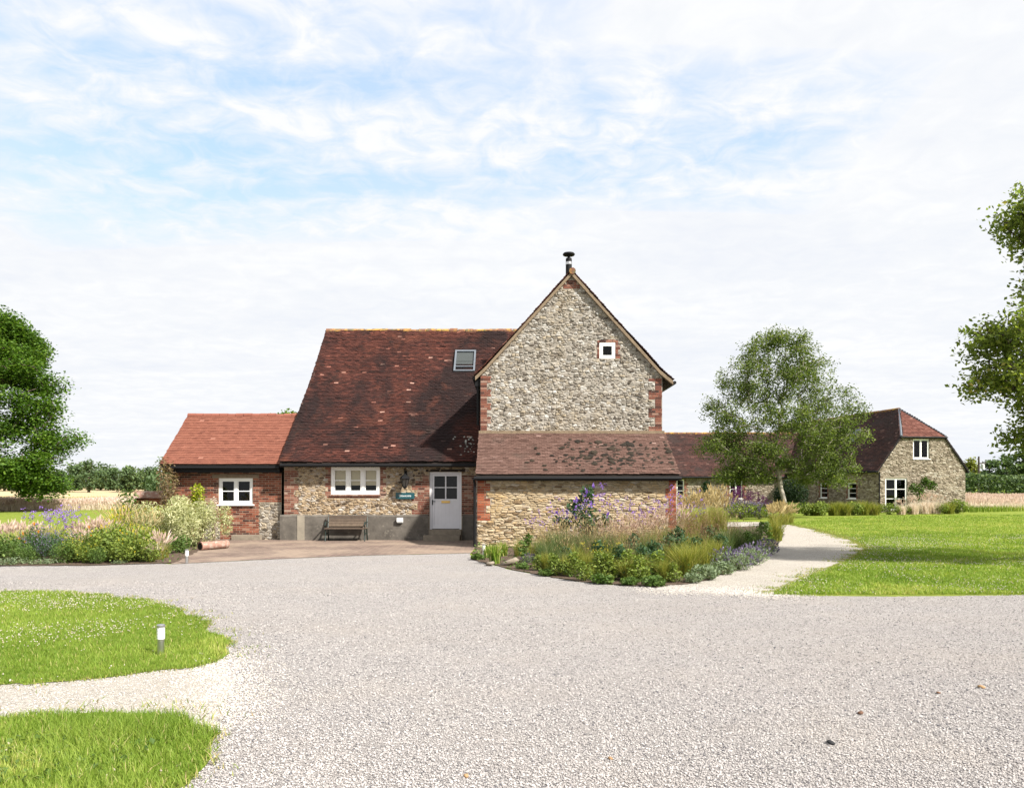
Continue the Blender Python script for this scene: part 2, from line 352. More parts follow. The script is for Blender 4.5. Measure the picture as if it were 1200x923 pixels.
def bricks(g, F, rects, holes=(), L=.225, H=.075, d=.005, m=0, seed=1):
    rg = np.random.default_rng(seed)
    for (u0, v0, u1, v1) in rects:
        nrow = max(1, int(round((v1 - v0) / H))); hh = (v1 - v0) / nrow
        for j in range(nrow):
            u = u0 - (L / 2 if j % 2 else 0) * (u1 - u0 > .3); va, vb = v0 + j * hh, v0 + (j + 1) * hh
            while u < u1 - .01:
                a, b = max(u, u0), min(u + L, u1); u += L
                if b - a < .03: continue
                cut = False
                for r in holes:
                    if va < r[3] - .01 and vb > r[1] + .01 and a < r[2] and b > r[0]:
                        if a < r[0] < b: b = r[0]
                        elif a < r[2] < b: a = r[2]
                        else: cut = True
                if cut or b - a < .03: continue
                g.fbox(F, a + .007, b - .007, va + .0075, vb - .0075, -.02, d + rg.normal() * .002, rg.random(), m)
def panel(g, F, outer, holes, m=0, reveal=.16, room=None, mr=0, md=1):
    """mortar face with openings, their reveals, and a dark room behind each opening"""
    loops = [[Vector((p[0], p[1], 0)) for p in outer]] + [[Vector((r[0], r[1], 0)), Vector((r[0], r[3], 0)), Vector((r[2], r[3], 0)), Vector((r[2], r[1], 0))] for r in holes]
    fl = [p for l in loops for p in l]
    for t in tessellate_polygon(loops):
        g.ngon([F(fl[i].x, fl[i].y, 0) for i in t], .5, m)
    for r in holes:
        c = [(r[0], r[1]), (r[2], r[1]), (r[2], r[3]), (r[0], r[3])]
        for i in range(4):
            p, q = c[i], c[(i + 1) % 4]
            g.ngon([F(*p, 0), F(*q, 0), F(*q, -reveal), F(*p, -reveal)], .5, mr)
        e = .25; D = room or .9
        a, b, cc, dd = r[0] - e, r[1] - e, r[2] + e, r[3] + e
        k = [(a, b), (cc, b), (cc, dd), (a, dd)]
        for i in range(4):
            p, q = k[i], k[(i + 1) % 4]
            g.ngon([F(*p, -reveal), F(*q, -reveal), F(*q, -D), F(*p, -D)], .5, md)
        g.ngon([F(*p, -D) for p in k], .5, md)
def toothed(u, side, v0, v1, wide=.36, nar=.24, step=.225):
    out = []; v = v0; i = 0
    while v < v1 - .02:
        w = (wide if i % 2 == 0 else nar); t = min(v + step, v1)
        out.append((u, v, u + w, t) if side > 0 else (u - w, v, u, t)); v = t; i += 1
    return out
def window(parent, F, r, lights=2, rows=2, fw=.06, d=-.05, sill=True, blind=0, name='window', mat='white', bar=.022):
    u0, v0, u1, v1 = r; g = G()
    g.fbox(F, u0, u1, v0, v0 + fw, d - .06, d); g.fbox(F, u0, u1, v1 - fw, v1, d - .06, d)
    g.fbox(F, u0, u0 + fw, v0 + fw, v1 - fw, d - .06, d - .001); g.fbox(F, u1 - fw, u1, v0 + fw, v1 - fw, d - .06, d - .001)
    W = (u1 - u0 - 2 * fw) / lights; ins = []
    for i in range(lights):
        a, b = u0 + fw + i * W, u0 + fw + (i + 1) * W
        if i: g.fbox(F, a - fw * .5, a + fw * .5, v0 + fw, v1 - fw, d - .058, d - .002)
        a2, b2 = a + (fw * .5 if i else 0), b - (fw * .5 if i < lights - 1 else 0)
        s = fw * .55                                              # casement rim
        g.fbox(F, a2, b2, v0 + fw, v0 + fw + s, d - .05, d - .012); g.fbox(F, a2, b2, v1 - fw - s, v1 - fw, d - .05, d - .012)
        g.fbox(F, a2, a2 + s, v0 + fw + s, v1 - fw - s, d - .05, d - .013); g.fbox(F, b2 - s, b2, v0 + fw + s, v1 - fw - s, d - .05, d - .013)
        ins.append((a2 + s, v0 + fw + s, b2 - s, v1 - fw - s))
        for k in range(1, rows):
            vv = v0 + fw + s + (v1 - v0 - 2 * fw - 2 * s) * k / rows
            g.fbox(F, a2 + s, b2 - s, vv - bar / 2, vv + bar / 2, d - .045, d - .016)
    w = obj(name, g, mat, parent)
    for (a, b, c, e) in ins:
        p = G(); p.ngon([F(a, b, d - .035), F(c, b, d - .035), F(c, e, d - .035), F(a, e, d - .035)]); obj('pane', p, 'glass', w)
        if blind:
            q = G(); lo = e - (e - b) * blind
            q.fbox(F, a - .01, c + .01, lo, e + .02, d - .10, d - .085); q.fbox(F, a - .01, c + .01, lo - .03, lo + .012, d - .105, d - .08); obj('blind', q, 'blind', w)
    if sill:
        q = G(); q.fbox(F, u0 - .06, u1 + .06, v0 - .05, v0 - .002, d - .06, .07); obj('sill', q, mat, w)
    return w
def tiles(g, O, U, D, prof, l, r, gauge=.1, tw=.165, m=0, seed=1, th=.019, wild=1.0, rmap=None, edge=.47):
    """clay tiles laid in courses on a profile [(run, height)], between l(height) and r(height) along U"""
    rg = np.random.default_rng(seed); O = np.array(O, float); U = np.array(U, float); D = np.array(D, float)
    pr = np.array(prof, float); sl = np.concatenate([[0], np.cumsum(np.hypot(*np.diff(pr, axis=0).T))])
    S, A, B = [], [], []
    s = 0.0; j = 0
    while s < sl[-1] - gauge * .4:
        z = np.interp(s, sl, pr[:, 1]); a, b = l(z), r(z)
        if b - a > .03:
            u = a - (tw / 2 if j % 2 else 0); k = int((b - u) / tw) + 1; uu = u + np.arange(k) * tw
            x0 = np.maximum(uu, a + rg.uniform(-.018, .018)); x1 = np.minimum(uu + tw - .004, b + rg.uniform(-.018, .018)); ok = x1 - x0 > .02
            S.append(np.full(ok.sum(), s)); A.append(x0[ok]); B.append(x1[ok])
        s += gauge; j += 1
    S, A, B = map(np.concatenate, (S, A, B)); n = len(S)
    def at(s): return np.interp(s, sl, pr[:, 0]), np.interp(s, sl, pr[:, 1])
    h0, z0 = at(S); Le = gauge * 1.7; h1, z1 = at(np.minimum(S + Le, sl[-1]))
    T = D[None] * (h1 - h0)[:, None]; T[:, 2] += z1 - z0; T /= np.linalg.norm(T, axis=1)[:, None] + 1e-9
    N = np.cross(np.broadcast_to(U, T.shape), T); N /= np.linalg.norm(N, axis=1)[:, None]
    p0 = O[None] + D[None] * h0[:, None]; p0[:, 2] += z0
    Lr = np.hypot(h1 - h0, z1 - z0)
    li = .030 + rg.normal(0, .0035, n) * wild + (rg.random(n) < .03) * .012 * wild; up = .004
    sk = rg.normal(0, .004, n) * wild; slide = rg.normal(0, .006, n) * wild
    sag = .022 * wild * (1 + np.sin(A * .9 + seed) * np.sin(S * 1.1 + A * .3)) + .010 * wild * np.sin(A * 3.1 + S * 2)
    V = np.zeros((n, 8, 3))
    for i, (uu, e, t) in enumerate(((A, 0, 0), (B, 0, 0), (B, 1, 0), (A, 1, 0), (A, 0, 1), (B, 0, 1), (B, 1, 1), (A, 1, 1))):
        s_ = slide if e == 0 else Lr
        dd = (li + (sk if uu is B else -sk)) if e == 0 else np.full(n, up)
        V[:, i] = p0 + U[None] * uu[:, None] + T * s_[:, None] + N * (dd + t * th + sag)[:, None]
    f = np.array([[4, 5, 6, 7], [0, 1, 5, 4], [1, 2, 6, 5], [2, 3, 7, 6], [3, 0, 4, 7]])
    rv = np.clip(rg.beta(2, 2, n), 0, 1)
    row = rg.normal(0, .10, 4000)[(S / gauge).astype(int)]; rv = np.clip(.5 + (rv - .5) * .75 + row, 0, 1)
    rv = np.where(rg.random(n) < .014 * wild, rg.uniform(.96, 1, n), rv * .94)
    if rmap is not None: rv = rmap(rv, S, A)
    rr = np.repeat(rv, 5).reshape(n, 5); rr[:, 1] = np.clip(rv * .5 + edge, 0, 1)
    g.add(V.reshape(-1, 3), (np.arange(n)[:, None, None] * 8 + f[None]).reshape(-1, 4), rr.ravel(), m)
def slab(g, O, U, D, prof, u0, u1, t=.08, m=0, top=-.002):
    """roof deck under the tiles"""
    O = np.array(O, float); U = np.array(U, float); D = np.array(D, float)
    def P(u, h, z): return O + U * u + D * h + np.array([0, 0, z])
    for (ha, za), (hb, zb) in zip(prof[:-1], prof[1:]):
        g.hexa([P(u0, ha, za - t), P(u1, ha, za - t), P(u1, hb, zb - t), P(u0, hb, zb - t), P(u0, ha, za + top), P(u1, ha, za + top), P(u1, hb, zb + top), P(u0, hb, zb + top)], .3, m)
def ridge(g, a, b, rad=.11, step=.33, m=0, seed=3):
    rg = np.random.default_rng(seed); a = np.array(a, float); b = np.array(b, float); L = np.linalg.norm(b - a); d = (b - a) / L
    k = int(L / step)
    for i in range(k):
        o = rg.normal(0, .008, 3); g.tube([a + d * (i * L / k + .006) + o, a + d * ((i + 1) * L / k - .006) + o], rad * rg.uniform(.95, 1.06), 10, rg.random(), m)

# ------------------------------------------------------------------ foliage
def blades(g, base, h, lean, w, az=None, segs=3, r=None, m=0, curl=1.6, rg=R):
    """base (n,3), height, lean (n,) arrays; returns tips and tip directions"""
    base = np.asarray(base, float); n = len(base); h = np.broadcast_to(h, (n,)); lean = np.broadcast_to(lean, (n,)); w = np.broadcast_to(w, (n,))
    if az is None: az = rg.uniform(0, 2 * PI, n)
    d = np.stack([np.cos(az), np.sin(az), np.zeros(n)], 1); sd = rg.uniform(0, 2 * PI, n)
    side = np.stack([np.cos(sd), np.sin(sd), np.zeros(n)], 1)
    t = np.linspace(0, 1, segs + 1); V = np.zeros((n, segs + 1, 2, 3))
    for k, tt in enumerate(t):
        p = base + d * (lean * tt ** curl)[:, None]; p[:, 2] += h * tt * (1 - .25 * np.clip(lean / np.maximum(h, .01), 0, 1.2) * tt)
        ww = w * (1 - tt ** 2 * .92) * .5
        V[:, k, 0] = p - side * ww[:, None]; V[:, k, 1] = p + side * ww[:, None]
    i = np.arange(n)[:, None] * (segs + 1) * 2 + np.arange(segs)[None] * 2
    f = np.stack([i, i + 1, i + 3, i + 2], -1).reshape(-1, 4)
    if r is None: r = rg.random(n)
    g.add(V.reshape(-1, 3), f, np.repeat(np.broadcast_to(r, (n,)), segs), m)
    tip = V[:, -1].mean(1); dr = tip - V[:, -2].mean(1); dr /= np.linalg.norm(dr, axis=1)[:, None] + 1e-9
    return tip, dr
def leaves(g, c, size, up=.5, asp=.55, r=None, m=0, rg=R, along=None):
    """one rhombic leaf face per centre"""
    c = np.asarray(c, float); n = len(c); size = np.broadcast_to(size, (n,))
    N = rg.normal(size=(n, 3)); N[:, 2] = np.abs(N[:, 2]) + up; N /= np.linalg.norm(N, axis=1)[:, None]
    a = rg.normal(size=(n, 3)) if along is None else along + rg.normal(size=(n, 3)) * .35
    a -= N * np.sum(a * N, 1)[:, None]; a /= np.linalg.norm(a, axis=1)[:, None] + 1e-9
    b = np.cross(N, a); L = size[:, None] * .5; W = L * asp
    V = np.stack([c - a * L, c + b * W - a * L * .1 + N * L * .12, c + a * L, c - b * W - a * L * .1 + N * L * .12], 1)
    f = np.arange(n)[:, None] * 4 + np.arange(4)[None]
    if r is None: r = rg.random(n)
    g.add(V.reshape(-1, 3), f, r, m)
def spindles(g, p, d, L, W, r=None, m=0, rg=R):
    """seed heads: three crossed tapering faces along a direction"""
    n = len(p); L = np.broadcast_to(L, (n,))[:, None]; W = np.broadcast_to(W, (n,))[:, None]
    if r is None: r = rg.random(n)
    ref = rg.normal(size=(n, 3)); a = np.cross(d, ref); a /= np.linalg.norm(a, axis=1)[:, None] + 1e-9; b = np.cross(d, a)
    for x in (a, a * .5 + b * .87, a * .5 - b * .87):
        V = np.stack([p, p + d * L * .4 + x * W, p + d * L, p + d * L * .4 - x * W], 1)
        g.add(V.reshape(-1, 3), np.arange(n)[:, None] * 4 + np.arange(4)[None], r, m)
def disc_pts(n, rad, rg=R, p=.5):
    a = rg.uniform(0, 2 * PI, n); q = rad * rg.random(n) ** p
    return np.stack([np.cos(a) * q, np.sin(a) * q, np.zeros(n)], 1)
def branches(g, nodes, par, rad, n=6, m=0):
    nodes = np.asarray(nodes); par = np.asarray(par); rad = np.asarray(rad)
    i = np.nonzero(par >= 0)[0]; a = nodes[par[i]]; b = nodes[i]; d = b - a; L = np.linalg.norm(d, axis=1)[:, None] + 1e-6; d = d / L
    ref = np.where(np.abs(d[:, 2:3]) > .9, np.array([[1., 0, 0]]), np.array([[0, 0, 1.]]))
    x = np.cross(d, ref); x /= np.linalg.norm(x, axis=1)[:, None]; y = np.cross(d, x)
    th = np.arange(n) * 2 * PI / n; ring = np.cos(th)[None, :, None] * x[:, None] + np.sin(th)[None, :, None] * y[:, None]
    ra = np.minimum(rad[par[i]], rad[i] * 1.6 + .004); rb = rad[i]
    V = np.stack([a[:, None] - d[:, None] * .0 + ring * ra[:, None, None], b[:, None] + ring * rb[:, None, None]], 1)
    k = np.arange(len(i))[:, None] * 2 * n; j = np.arange(n)[None]; j2 = (j + 1) % n
    g.add(V.reshape(-1, 3), np.stack([k + j, k + j2, k + n + j2, k + n + j], -1).reshape(-1, 4), .5, m)
def skeleton(trunk, att, rg, step=.5, rise=.25, rtip=.008, rbase=.2, tmin=.15):
    """limbs grown from a trunk to the attraction points, thickened by what they carry"""
    nodes = [np.array(p, float) for p in trunk]; par = [-1] + list(range(len(trunk) - 1)); ti = len(trunk)
    z0, z1 = trunk[0][2], trunk[-1][2]
    tr = np.array(trunk); dd = np.min(np.linalg.norm(att[:, None] - tr[None], axis=2), 1); tips = []
    arr = np.zeros((len(att) * 14 + 200, 3)); arr[:ti] = tr; cnt = ti
    ok0 = np.ones(len(arr), bool); ok0[:ti] = tr[:, 2] > z0 + (z1 - z0) * tmin
    for i in np.argsort(dd):
        a = att[i]; q = arr[:cnt]; v = a - q; dist = np.linalg.norm(v, axis=1)
        cost = dist + 1.2 * np.maximum(0, .15 * dist - v[:, 2]) + (~ok0[:cnt]) * 1e3
        j = int(np.argmin(cost)); L = dist[j]; k = max(1, min(12, int(L / step))); p0 = arr[j].copy(); prev = j
        for s in range(1, k + 1):
            t = s / k; p = p0 + (a - p0) * t; p[2] += rise * L * .35 * math.sin(PI * t) * (1 if s < k else 0)
            if s < k: p = p + rg.normal(0, .05 * min(L, 1.5), 3)
            if cnt >= len(arr): break
            arr[cnt] = p; par.append(prev); prev = cnt; cnt += 1
        tips.append(prev)
    w = np.zeros(cnt); w[tips] = 1
    for i in range(cnt - 1, 0, -1): w[par[i]] += w[i]
    rad = rtip * np.maximum(w, 1) ** .5; rad *= 1; rad[:] = rtip + (rad - rtip) * (rbase - rtip) / max(rad[0] - rtip, 1e-6)
    for i in range(1, ti): rad[i] = max(rad[i], rbase * (1 - .9 * i / ti) * .8)
    return arr[:cnt], np.array(par), rad, tips
def lobes_points(lobes, rg, shell=.45):
    out = []
    for (cx, cy, cz, rx, ry, rz, n) in lobes:
        v = rg.normal(size=(n, 3)); v /= np.linalg.norm(v, axis=1)[:, None]; q = rg.random(n) ** shell
        out.append(np.array([cx, cy, cz]) + v * q[:, None] * np.array([rx, ry, rz]))
    return np.concatenate(out)
def tree(name, label, loc, trunk, lobes, leaf, leaf_size, per, sigma, bark='bark', rbase=.25, seed=1, rtip=.01, step=.5, droop=0.0, shell=.45, group=None, up=.5, extra_nodes=True, tmin=.25, cat='tree', asp=.6):
    rg = np.random.default_rng(seed); loc = np.array(loc, float)
    att = lobes_points(lobes, rg, shell); nodes, par, rad, tips = skeleton(trunk, att, rg, step, .3, rtip, rbase, tmin)
    root = thing(name, label, cat, tuple(loc), group)
    g = G(); branches(g, nodes + loc, par, rad); obj('trunk', g, bark, root, smooth=True)
    src = np.concatenate([nodes[tips], nodes[[par[t] for t in tips if par[t] > len(trunk)]]]) if extra_nodes else nodes[tips]
    n = int(len(att) * per); pick = rg.integers(0, len(src), n)
    c = src[pick] + np.clip(rg.normal(size=(n, 3)), -1.7, 1.7) * np.array([sigma, sigma, sigma * .7])
    if droop: c[:, 2] -= np.abs(rg.normal(0, droop, n))
    c[:, 2] = np.maximum(c[:, 2], .25)
    tone = rg.random(len(src)); r = np.clip(.6 * tone[pick] + .4 * rg.random(n), 0, 1)
    g = G(); leaves(g, c + loc, leaf_size * rg.uniform(.7, 1.3, n), up, asp, r, 0, rg); obj('crown', g, leaf, root)
    return root

# ================================================================== GROUND
def sheet(name, poly, z, mat, kind='structure', label=None, cat=None, sub=0):
    g = G(); vs = [Vector((p[0], p[1], 0)) for p in poly]
    for t in tessellate_polygon([vs]):
        q = [(vs[i].x, vs[i].y, z) for i in t]
        if (q[1][0] - q[0][0]) * (q[2][1] - q[0][1]) - (q[1][1] - q[0][1]) * (q[2][0] - q[0][0]) < 0: q.reverse()
        g.ngon(q)
    return struct(name, g, mat, kind, label, cat)
def rough_edge(poly, step=.25, amp=.05, seed=1):
    rg = np.random.default_rng(seed); out = []
    for i in range(len(poly)):
        p = np.array(poly[i]); q = np.array(poly[(i + 1) % len(poly)]); L = np.linalg.norm(q - p)
        k = 1 if L > 25 else max(1, int(L / step)); nrm = np.array([-(q - p)[1], (q - p)[0]]) / (L + 1e-9)
        for s in range(k): out.append(tuple(p + (q - p) * s / k + nrm * rg.normal() * amp * (s > 0)))
    return out
def smooth_poly(pts, it=2):
    for _ in range(it):
        o = []
        for i in range(len(pts)):
            p, q = np.array(pts[i]), np.array(pts[(i + 1) % len(pts)]); o += [tuple(p * .75 + q * .25), tuple(p * .25 + q * .75)]
        pts = o
    return pts

def grass_ground():
    m, nt, b, g = base_mat('grass_ground')
    c = ramp(nt, [(.25, (.085, .13, .014)), (.5, (.165, .215, .03)), (.75, (.265, .30, .06))], noise(nt, 3.0, 8, .7, g))
    c = mix(nt, ramp(nt, [(.45, 0.0), (.75, .45)], noise(nt, .22, 4, .6, g)), c, (.23, .26, .045))
    c = mix(nt, ramp(nt, [(.62, 0.0), (.7, .5)], noise(nt, 14, 3, .6, g)), c, (.36, .36, .2))
    nt.links.new(c, b.inputs['Base Color']); b.inputs['Roughness'].default_value = 1; b.inputs['Specular IOR Level'].default_value = .1
    bn = nt.nodes.new('ShaderNodeBump'); bn.inputs['Strength'].default_value = .9; bn.inputs['Distance'].default_value = .06
    nt.links.new(noise(nt, 24, 6, .7, g), bn.inputs['Height']); nt.links.new(bn.outputs[0], b.inputs['Normal'])
    return m
def gravel_mat(name, stops, tint, scale=48.0, bump=.02):
    m, nt, b, g = base_mat(name)
    v = nt.nodes.new('ShaderNodeTexVoronoi'); v.inputs['Scale'].default_value = scale; nt.links.new(g, v.inputs['Vector'])
    sx = nt.nodes.new('ShaderNodeSeparateColor'); nt.links.new(v.outputs['Color'], sx.inputs[0])
    c = ramp(nt, stops, sx.outputs[0])
    ve = nt.nodes.new('ShaderNodeTexVoronoi'); ve.feature = 'DISTANCE_TO_EDGE'; ve.inputs['Scale'].default_value = scale; nt.links.new(g, ve.inputs['Vector'])
    edge = ramp(nt, [(0.0, .42), (.12, 1.0)], ve.outputs['Distance'])
    c = mix(nt, 1.0, c, edge, 'MULTIPLY')
    c = mix(nt, ramp(nt, [(.45, 0.0), (.7, .35)], noise(nt, .55, 5, .6, g)), c, tint)
    c = mix(nt, .35, c, ramp(nt, [(.3, .6), (.7, 1.0)], noise(nt, 5, 4, .6, g)), 'MULTIPLY')
    mp = nt.nodes.new('ShaderNodeMapping'); mp.inputs['Scale'].default_value = (.35, 1.3, 1); nt.links.new(g, mp.inputs['Vector'])
    c = mix(nt, ramp(nt, [(.46, 0.0), (.66, .45)], noise(nt, .5, 5, .6, mp.outputs[0])), c, tuple(x * .74 for x in tint))
    nt.links.new(c, b.inputs['Base Color']); b.inputs['Roughness'].default_value = .9; b.inputs['Specular IOR Level'].default_value = .25
    bn = nt.nodes.new('ShaderNodeBump'); bn.inputs['Strength'].default_value = .8; bn.inputs['Distance'].default_value = bump
    nt.links.new(ramp(nt, [(0.0, 0.0), (.35, 1.0)], ve.outputs['Distance']), bn.inputs['Height']); nt.links.new(bn.outputs[0], b.inputs['Normal'])
    return m
def paving_mat():
    m, nt, b, g = base_mat('brick_paving')
    mp = nt.nodes.new('ShaderNodeMapping'); mp.inputs['Rotation'].default_value = (0, 0, math.radians(45)); nt.links.new(g, mp.inputs['Vector'])
    bt = nt.nodes.new('ShaderNodeTexBrick'); nt.links.new(mp.outputs[0], bt.inputs['Vector'])
    for k, v in (('Scale', 1.0), ('Mortar Size', .012), ('Brick Width', .24), ('Row Height', .115), ('Bias', 0.0)): bt.inputs[k].default_value = v
    bt.inputs['Color1'].default_value = (.235, .16, .125, 1); bt.inputs['Color2'].default_value = (.15, .10, .08, 1); bt.inputs['Mortar'].default_value = (.06, .05, .042, 1)
    c = mix(nt, ramp(nt, [(.4, 0.0), (.6, .7)], noise(nt, .6, 5, .6, g)), bt.outputs['Color'], (.31, .235, .175))
    c = mix(nt, .5, c, ramp(nt, [(.3, .45), (.7, 1.0)], noise(nt, 6, 5, .6, g)), 'MULTIPLY')
    nt.links.new(c, b.inputs['Base Color']); b.inputs['Roughness'].default_value = .9
    bn = nt.nodes.new('ShaderNodeBump'); bn.inputs['Strength'].default_value = .5; bn.inputs['Distance'].default_value = .01
    nt.links.new(bt.outputs['Fac'], bn.inputs['Height']); bn.invert = True; nt.links.new(bn.outputs[0], b.inputs['Normal'])
    return m
MT['ground'] = grass_ground()
PEB = [(0, (.085, .085, .10)), (.10, (.165, .157, .158)), (.3, (.325, .302, .293)), (.75, (.415, .389, .377)), (1, (.51, .485, .470))]
PEBF = [(0, (.19, .18, .18)), (.2, (.365, .340, .330)), (.75, (.455, .427, .414)), (1, (.53, .503, .488))]
MT['gravel'] = gravel_mat('grey_gravel', PEBF, (.43, .39, .36), 62, .014)
MT['path'] = gravel_mat('cream_gravel', [(0, (.25, .225, .195)), (.3, (.44, .405, .355)), (1, (.57, .53, .475))], (.46, .41, .345), 70, .008)
MT['paving'] = paving_mat()
MT['soil'] = M('bed_soil', flat((.11, .075, .052)), 1.0, mott=(8, .5), stains=((20, .55, .65, (.26, .2, .15), .6),), bump=(25, 1.0, .05))
MT['field'] = M('ripe_field', flat((.47, .36, .215)), 1.0, mott=(.5, .18), stains=((.06, .5, .7, (.40, .32, .17), .5),), bump=(6, .6, .2))
MT['pebbles_cream'] = M('cream_pebble', [(0, (.25, .225, .195)), (.3, (.44, .405, .355)), (1, (.57, .53, .475))], .9)
MT['pebbles'] = M('loose_pebble', PEB, .9, stains=((.55, .52, .70, (.38, .33, .28), .35), (.35, .5, .66, (.27, .25, .245), .45, (.5, 1.6, 1))))

g = G()
ys = np.concatenate([np.arange(-30, 80, 10), np.arange(80, 260, 8), [300, 500, 1000, 3000]]); xs = np.array([-3000, -600, -200, -100, -50, 0, 50, 100, 200, 600, 3000.])
X, Y = np.meshgrid(xs, ys); Z = terrain(X, Y); V = np.stack([X, Y, Z], -1).reshape(-1, 3); nx = len(xs)
i = (np.arange(len(ys) - 1)[:, None] * nx + np.arange(nx - 1)[None]); g.add(V, np.stack([i, i + 1, i + nx + 1, i + nx], -1).reshape(-1, 4))
struct('ground', g, 'ground')
# ripe field, left far
g = G(); ys = np.arange(92, 262, 8.); xs = np.array([-400, -200, -120, -80, -50, -20.]); X, Y = np.meshgrid(xs, ys); Z = terrain(X, Y) + .03
nx = len(xs); i = (np.arange(len(ys) - 1)[:, None] * nx + np.arange(nx - 1)[None]); g.add(np.stack([X, Y, Z], -1).reshape(-1, 3), np.stack([i, i + 1, i + nx + 1, i + nx], -1).reshape(-1, 4))
struct('wheat_field', g, 'field')

bed_front = [gp(552, 655), gp(600, 668), gp(680, 682), gp(770, 689), gp(830, 680), gp(880, 661), gp(908, 643), gp(919, 626), gp(905, 617)]
path_right = [gp(905, 698), gp(918, 690), gp(960, 673), gp(1000, 656), gp(1016, 644), gp(1000, 634), gp(960, 622), gp(925, 615), gp(890, 611.5)]
pave_front = [gp(200, 661), gp(300, 656), gp(420, 651), gp(552, 648)]
gravel_poly = [(-45, -20), (45, -20), (45, 13.4), gp(1200, 697), gp(1050, 699), gp(905, 698)] + [gp(850, 690), gp(770, 689)] + bed_front[:3][::-1] + pave_front[::-1] + [gp(100, 656), gp(0, 657), (-45, 19.5)]
sheet('gravel_drive', rough_edge(gravel_poly, .3, .03, 2), .004, 'gravel')
rp = [gp(770, 691), gp(850, 692), gp(905, 698)] + path_right[1:] + [(5.2, 41), (5.2, 37)] + [gp(885, 617)] + bed_front[3:8][::-1]
cream_right = rough_edge(rp, .3, .03, 3); sheet('gravel_path', cream_right, .008, 'path')
isl = smooth_poly([(-30, 14.2), gp(0, 693), gp(110, 695), gp(190, 706), gp(240, 728), gp(272, 762), gp(255, 778), gp(190, 786), gp(110, 797), gp(0, 806), (-30, 6.5)], 2)
low = smooth_poly([(-30, 5.9), gp(0, 846), gp(80, 842), gp(160, 834), gp(225, 842), gp(262, 862), gp(245, 890), gp(205, 923), (-2.3, 4.0), (-2.0, -5), (-30, -5)], 1)
pl = [(-30, 6.9), gp(0, 800), gp(110, 790), gp(190, 780), gp(262, 772), gp(275, 800), gp(262, 850), gp(225, 850), gp(160, 850), gp(60, 858), (-30, 5.6)]
sheet('side_path', rough_edge(pl, .15, .03, 4), .008, 'path')
def wander(poly, amp):
    out = []
    for p in rough_edge(poly, .10, .03, 5):
        out.append((p[0] + amp * (vnoise(np.array([p[0]]), np.array([p[1]]), .35, 21)[0] - .5), p[1] + amp * (vnoise(np.array([p[0]]), np.array([p[1]]), .3, 22)[0] - .5)))
    return out
isl_r = wander(isl, .20); low_r = wander(low, .30)
sheet('lawn', isl_r, .014, 'ground'); sheet('lawn', low_r, .014, 'ground')
pave = pave_front + [(-1.05, 27.6), (-12.5, 27.75), (-11.5, 25), gp(215, 650)]
sheet('brick_apron', pave, .012, 'paving')
bed_c = bed_front + [gp(880, 617), (5.05, 35), (5.02, 24.1), (-1.1, 24.1)]
sheet('bed_soil', rough_edge(bed_c, .2, .04, 8), .02, 'soil')
bed_l = [(-16.4, 19.2), (-15.6, 18.4), gp(0, 663.5), gp(120, 662.5), gp(203, 660), gp(232, 646), (-10.4, 26.6), (-10.4, 27.7), (-13.5, 28), (-15.8, 26.2), (-16.6, 22)]
sheet('bed_soil', rough_edge(bed_l, .2, .05, 9), .02, 'soil')

# loose pebbles
def pebbles(n, ymin, ymax, poly, size, seed, xl, xr, pw):
    rg = np.random.default_rng(seed); t = rg.random(n * 2)
    y = (ymin ** (1 - pw) + t * (ymax ** (1 - pw) - ymin ** (1 - pw))) ** (1 / (1 - pw)); x = rg.uniform(-1, 1, len(y)) * (.66 * y + 1.5)
    ok = inpoly(x, y, poly); x, y = x[ok][:n], y[ok][:n]; return x, y
def stones_mesh(g, x, y, s, rg, zoff=.006, m=0, squash=.6, r=None):
    ph = (1 + 5 ** .5) / 2
    ic = np.array([(-1, ph, 0), (1, ph, 0), (-1, -ph, 0), (1, -ph, 0), (0, -1, ph), (0, 1, ph), (0, -1, -ph), (0, 1, -ph), (ph, 0, -1), (ph, 0, 1), (-ph, 0, -1), (-ph, 0, 1)]) / 1.9
    fc = np.array([(0, 11, 5), (0, 5, 1), (0, 1, 7), (0, 7, 10), (0, 10, 11), (1, 5, 9), (5, 11, 4), (11, 10, 2), (10, 7, 6), (7, 1, 8), (3, 9, 4), (3, 4, 2), (3, 2, 6), (3, 6, 8), (3, 8, 9), (4, 9, 5), (2, 4, 11), (6, 2, 10), (8, 6, 7), (9, 8, 1)])
    n = len(x); v = ic[None] * rg.uniform(.7, 1.25, (n, 12, 1)) * rg.uniform(.7, 1.3, (n, 1, 3)); v[:, :, 2] *= squash
    a = rg.uniform(0, 2 * PI, n); ca, sa = np.cos(a)[:, None], np.sin(a)[:, None]; ax = rg.normal(0, .5, n)[:, None]
    vx = v[:, :, 0] * ca - v[:, :, 1] * sa; vy = v[:, :, 0] * sa + v[:, :, 1] * ca; vz = v[:, :, 2] + vx * ax * .4
    V = np.stack([vx * s[:, None] + x[:, None], vy * s[:, None] + y[:, None], vz * s[:, None] + zoff + s[:, None] * .25], -1)
    if r is None: r = rg.random(n)
    g.add(V.reshape(-1, 3), (np.arange(n)[:, None, None] * 12 + fc[None]).reshape(-1, 3), np.repeat(r, 20), m)
rg = np.random.default_rng(21)
clear = lambda x, y: ~(inpoly(x, y, isl) | inpoly(x, y, low) | inpoly(x, y, pl))
x, y = pebbles(190000, 3.9, 15.5, gravel_poly, 0, 22, 0, 0, 1.7); k = clear(x, y); x, y = x[k], y[k]
g = G(); stones_mesh(g, x, y, rg.uniform(.0034, .0090, len(x)) * (1 + .02 * (y - 4)), rg)
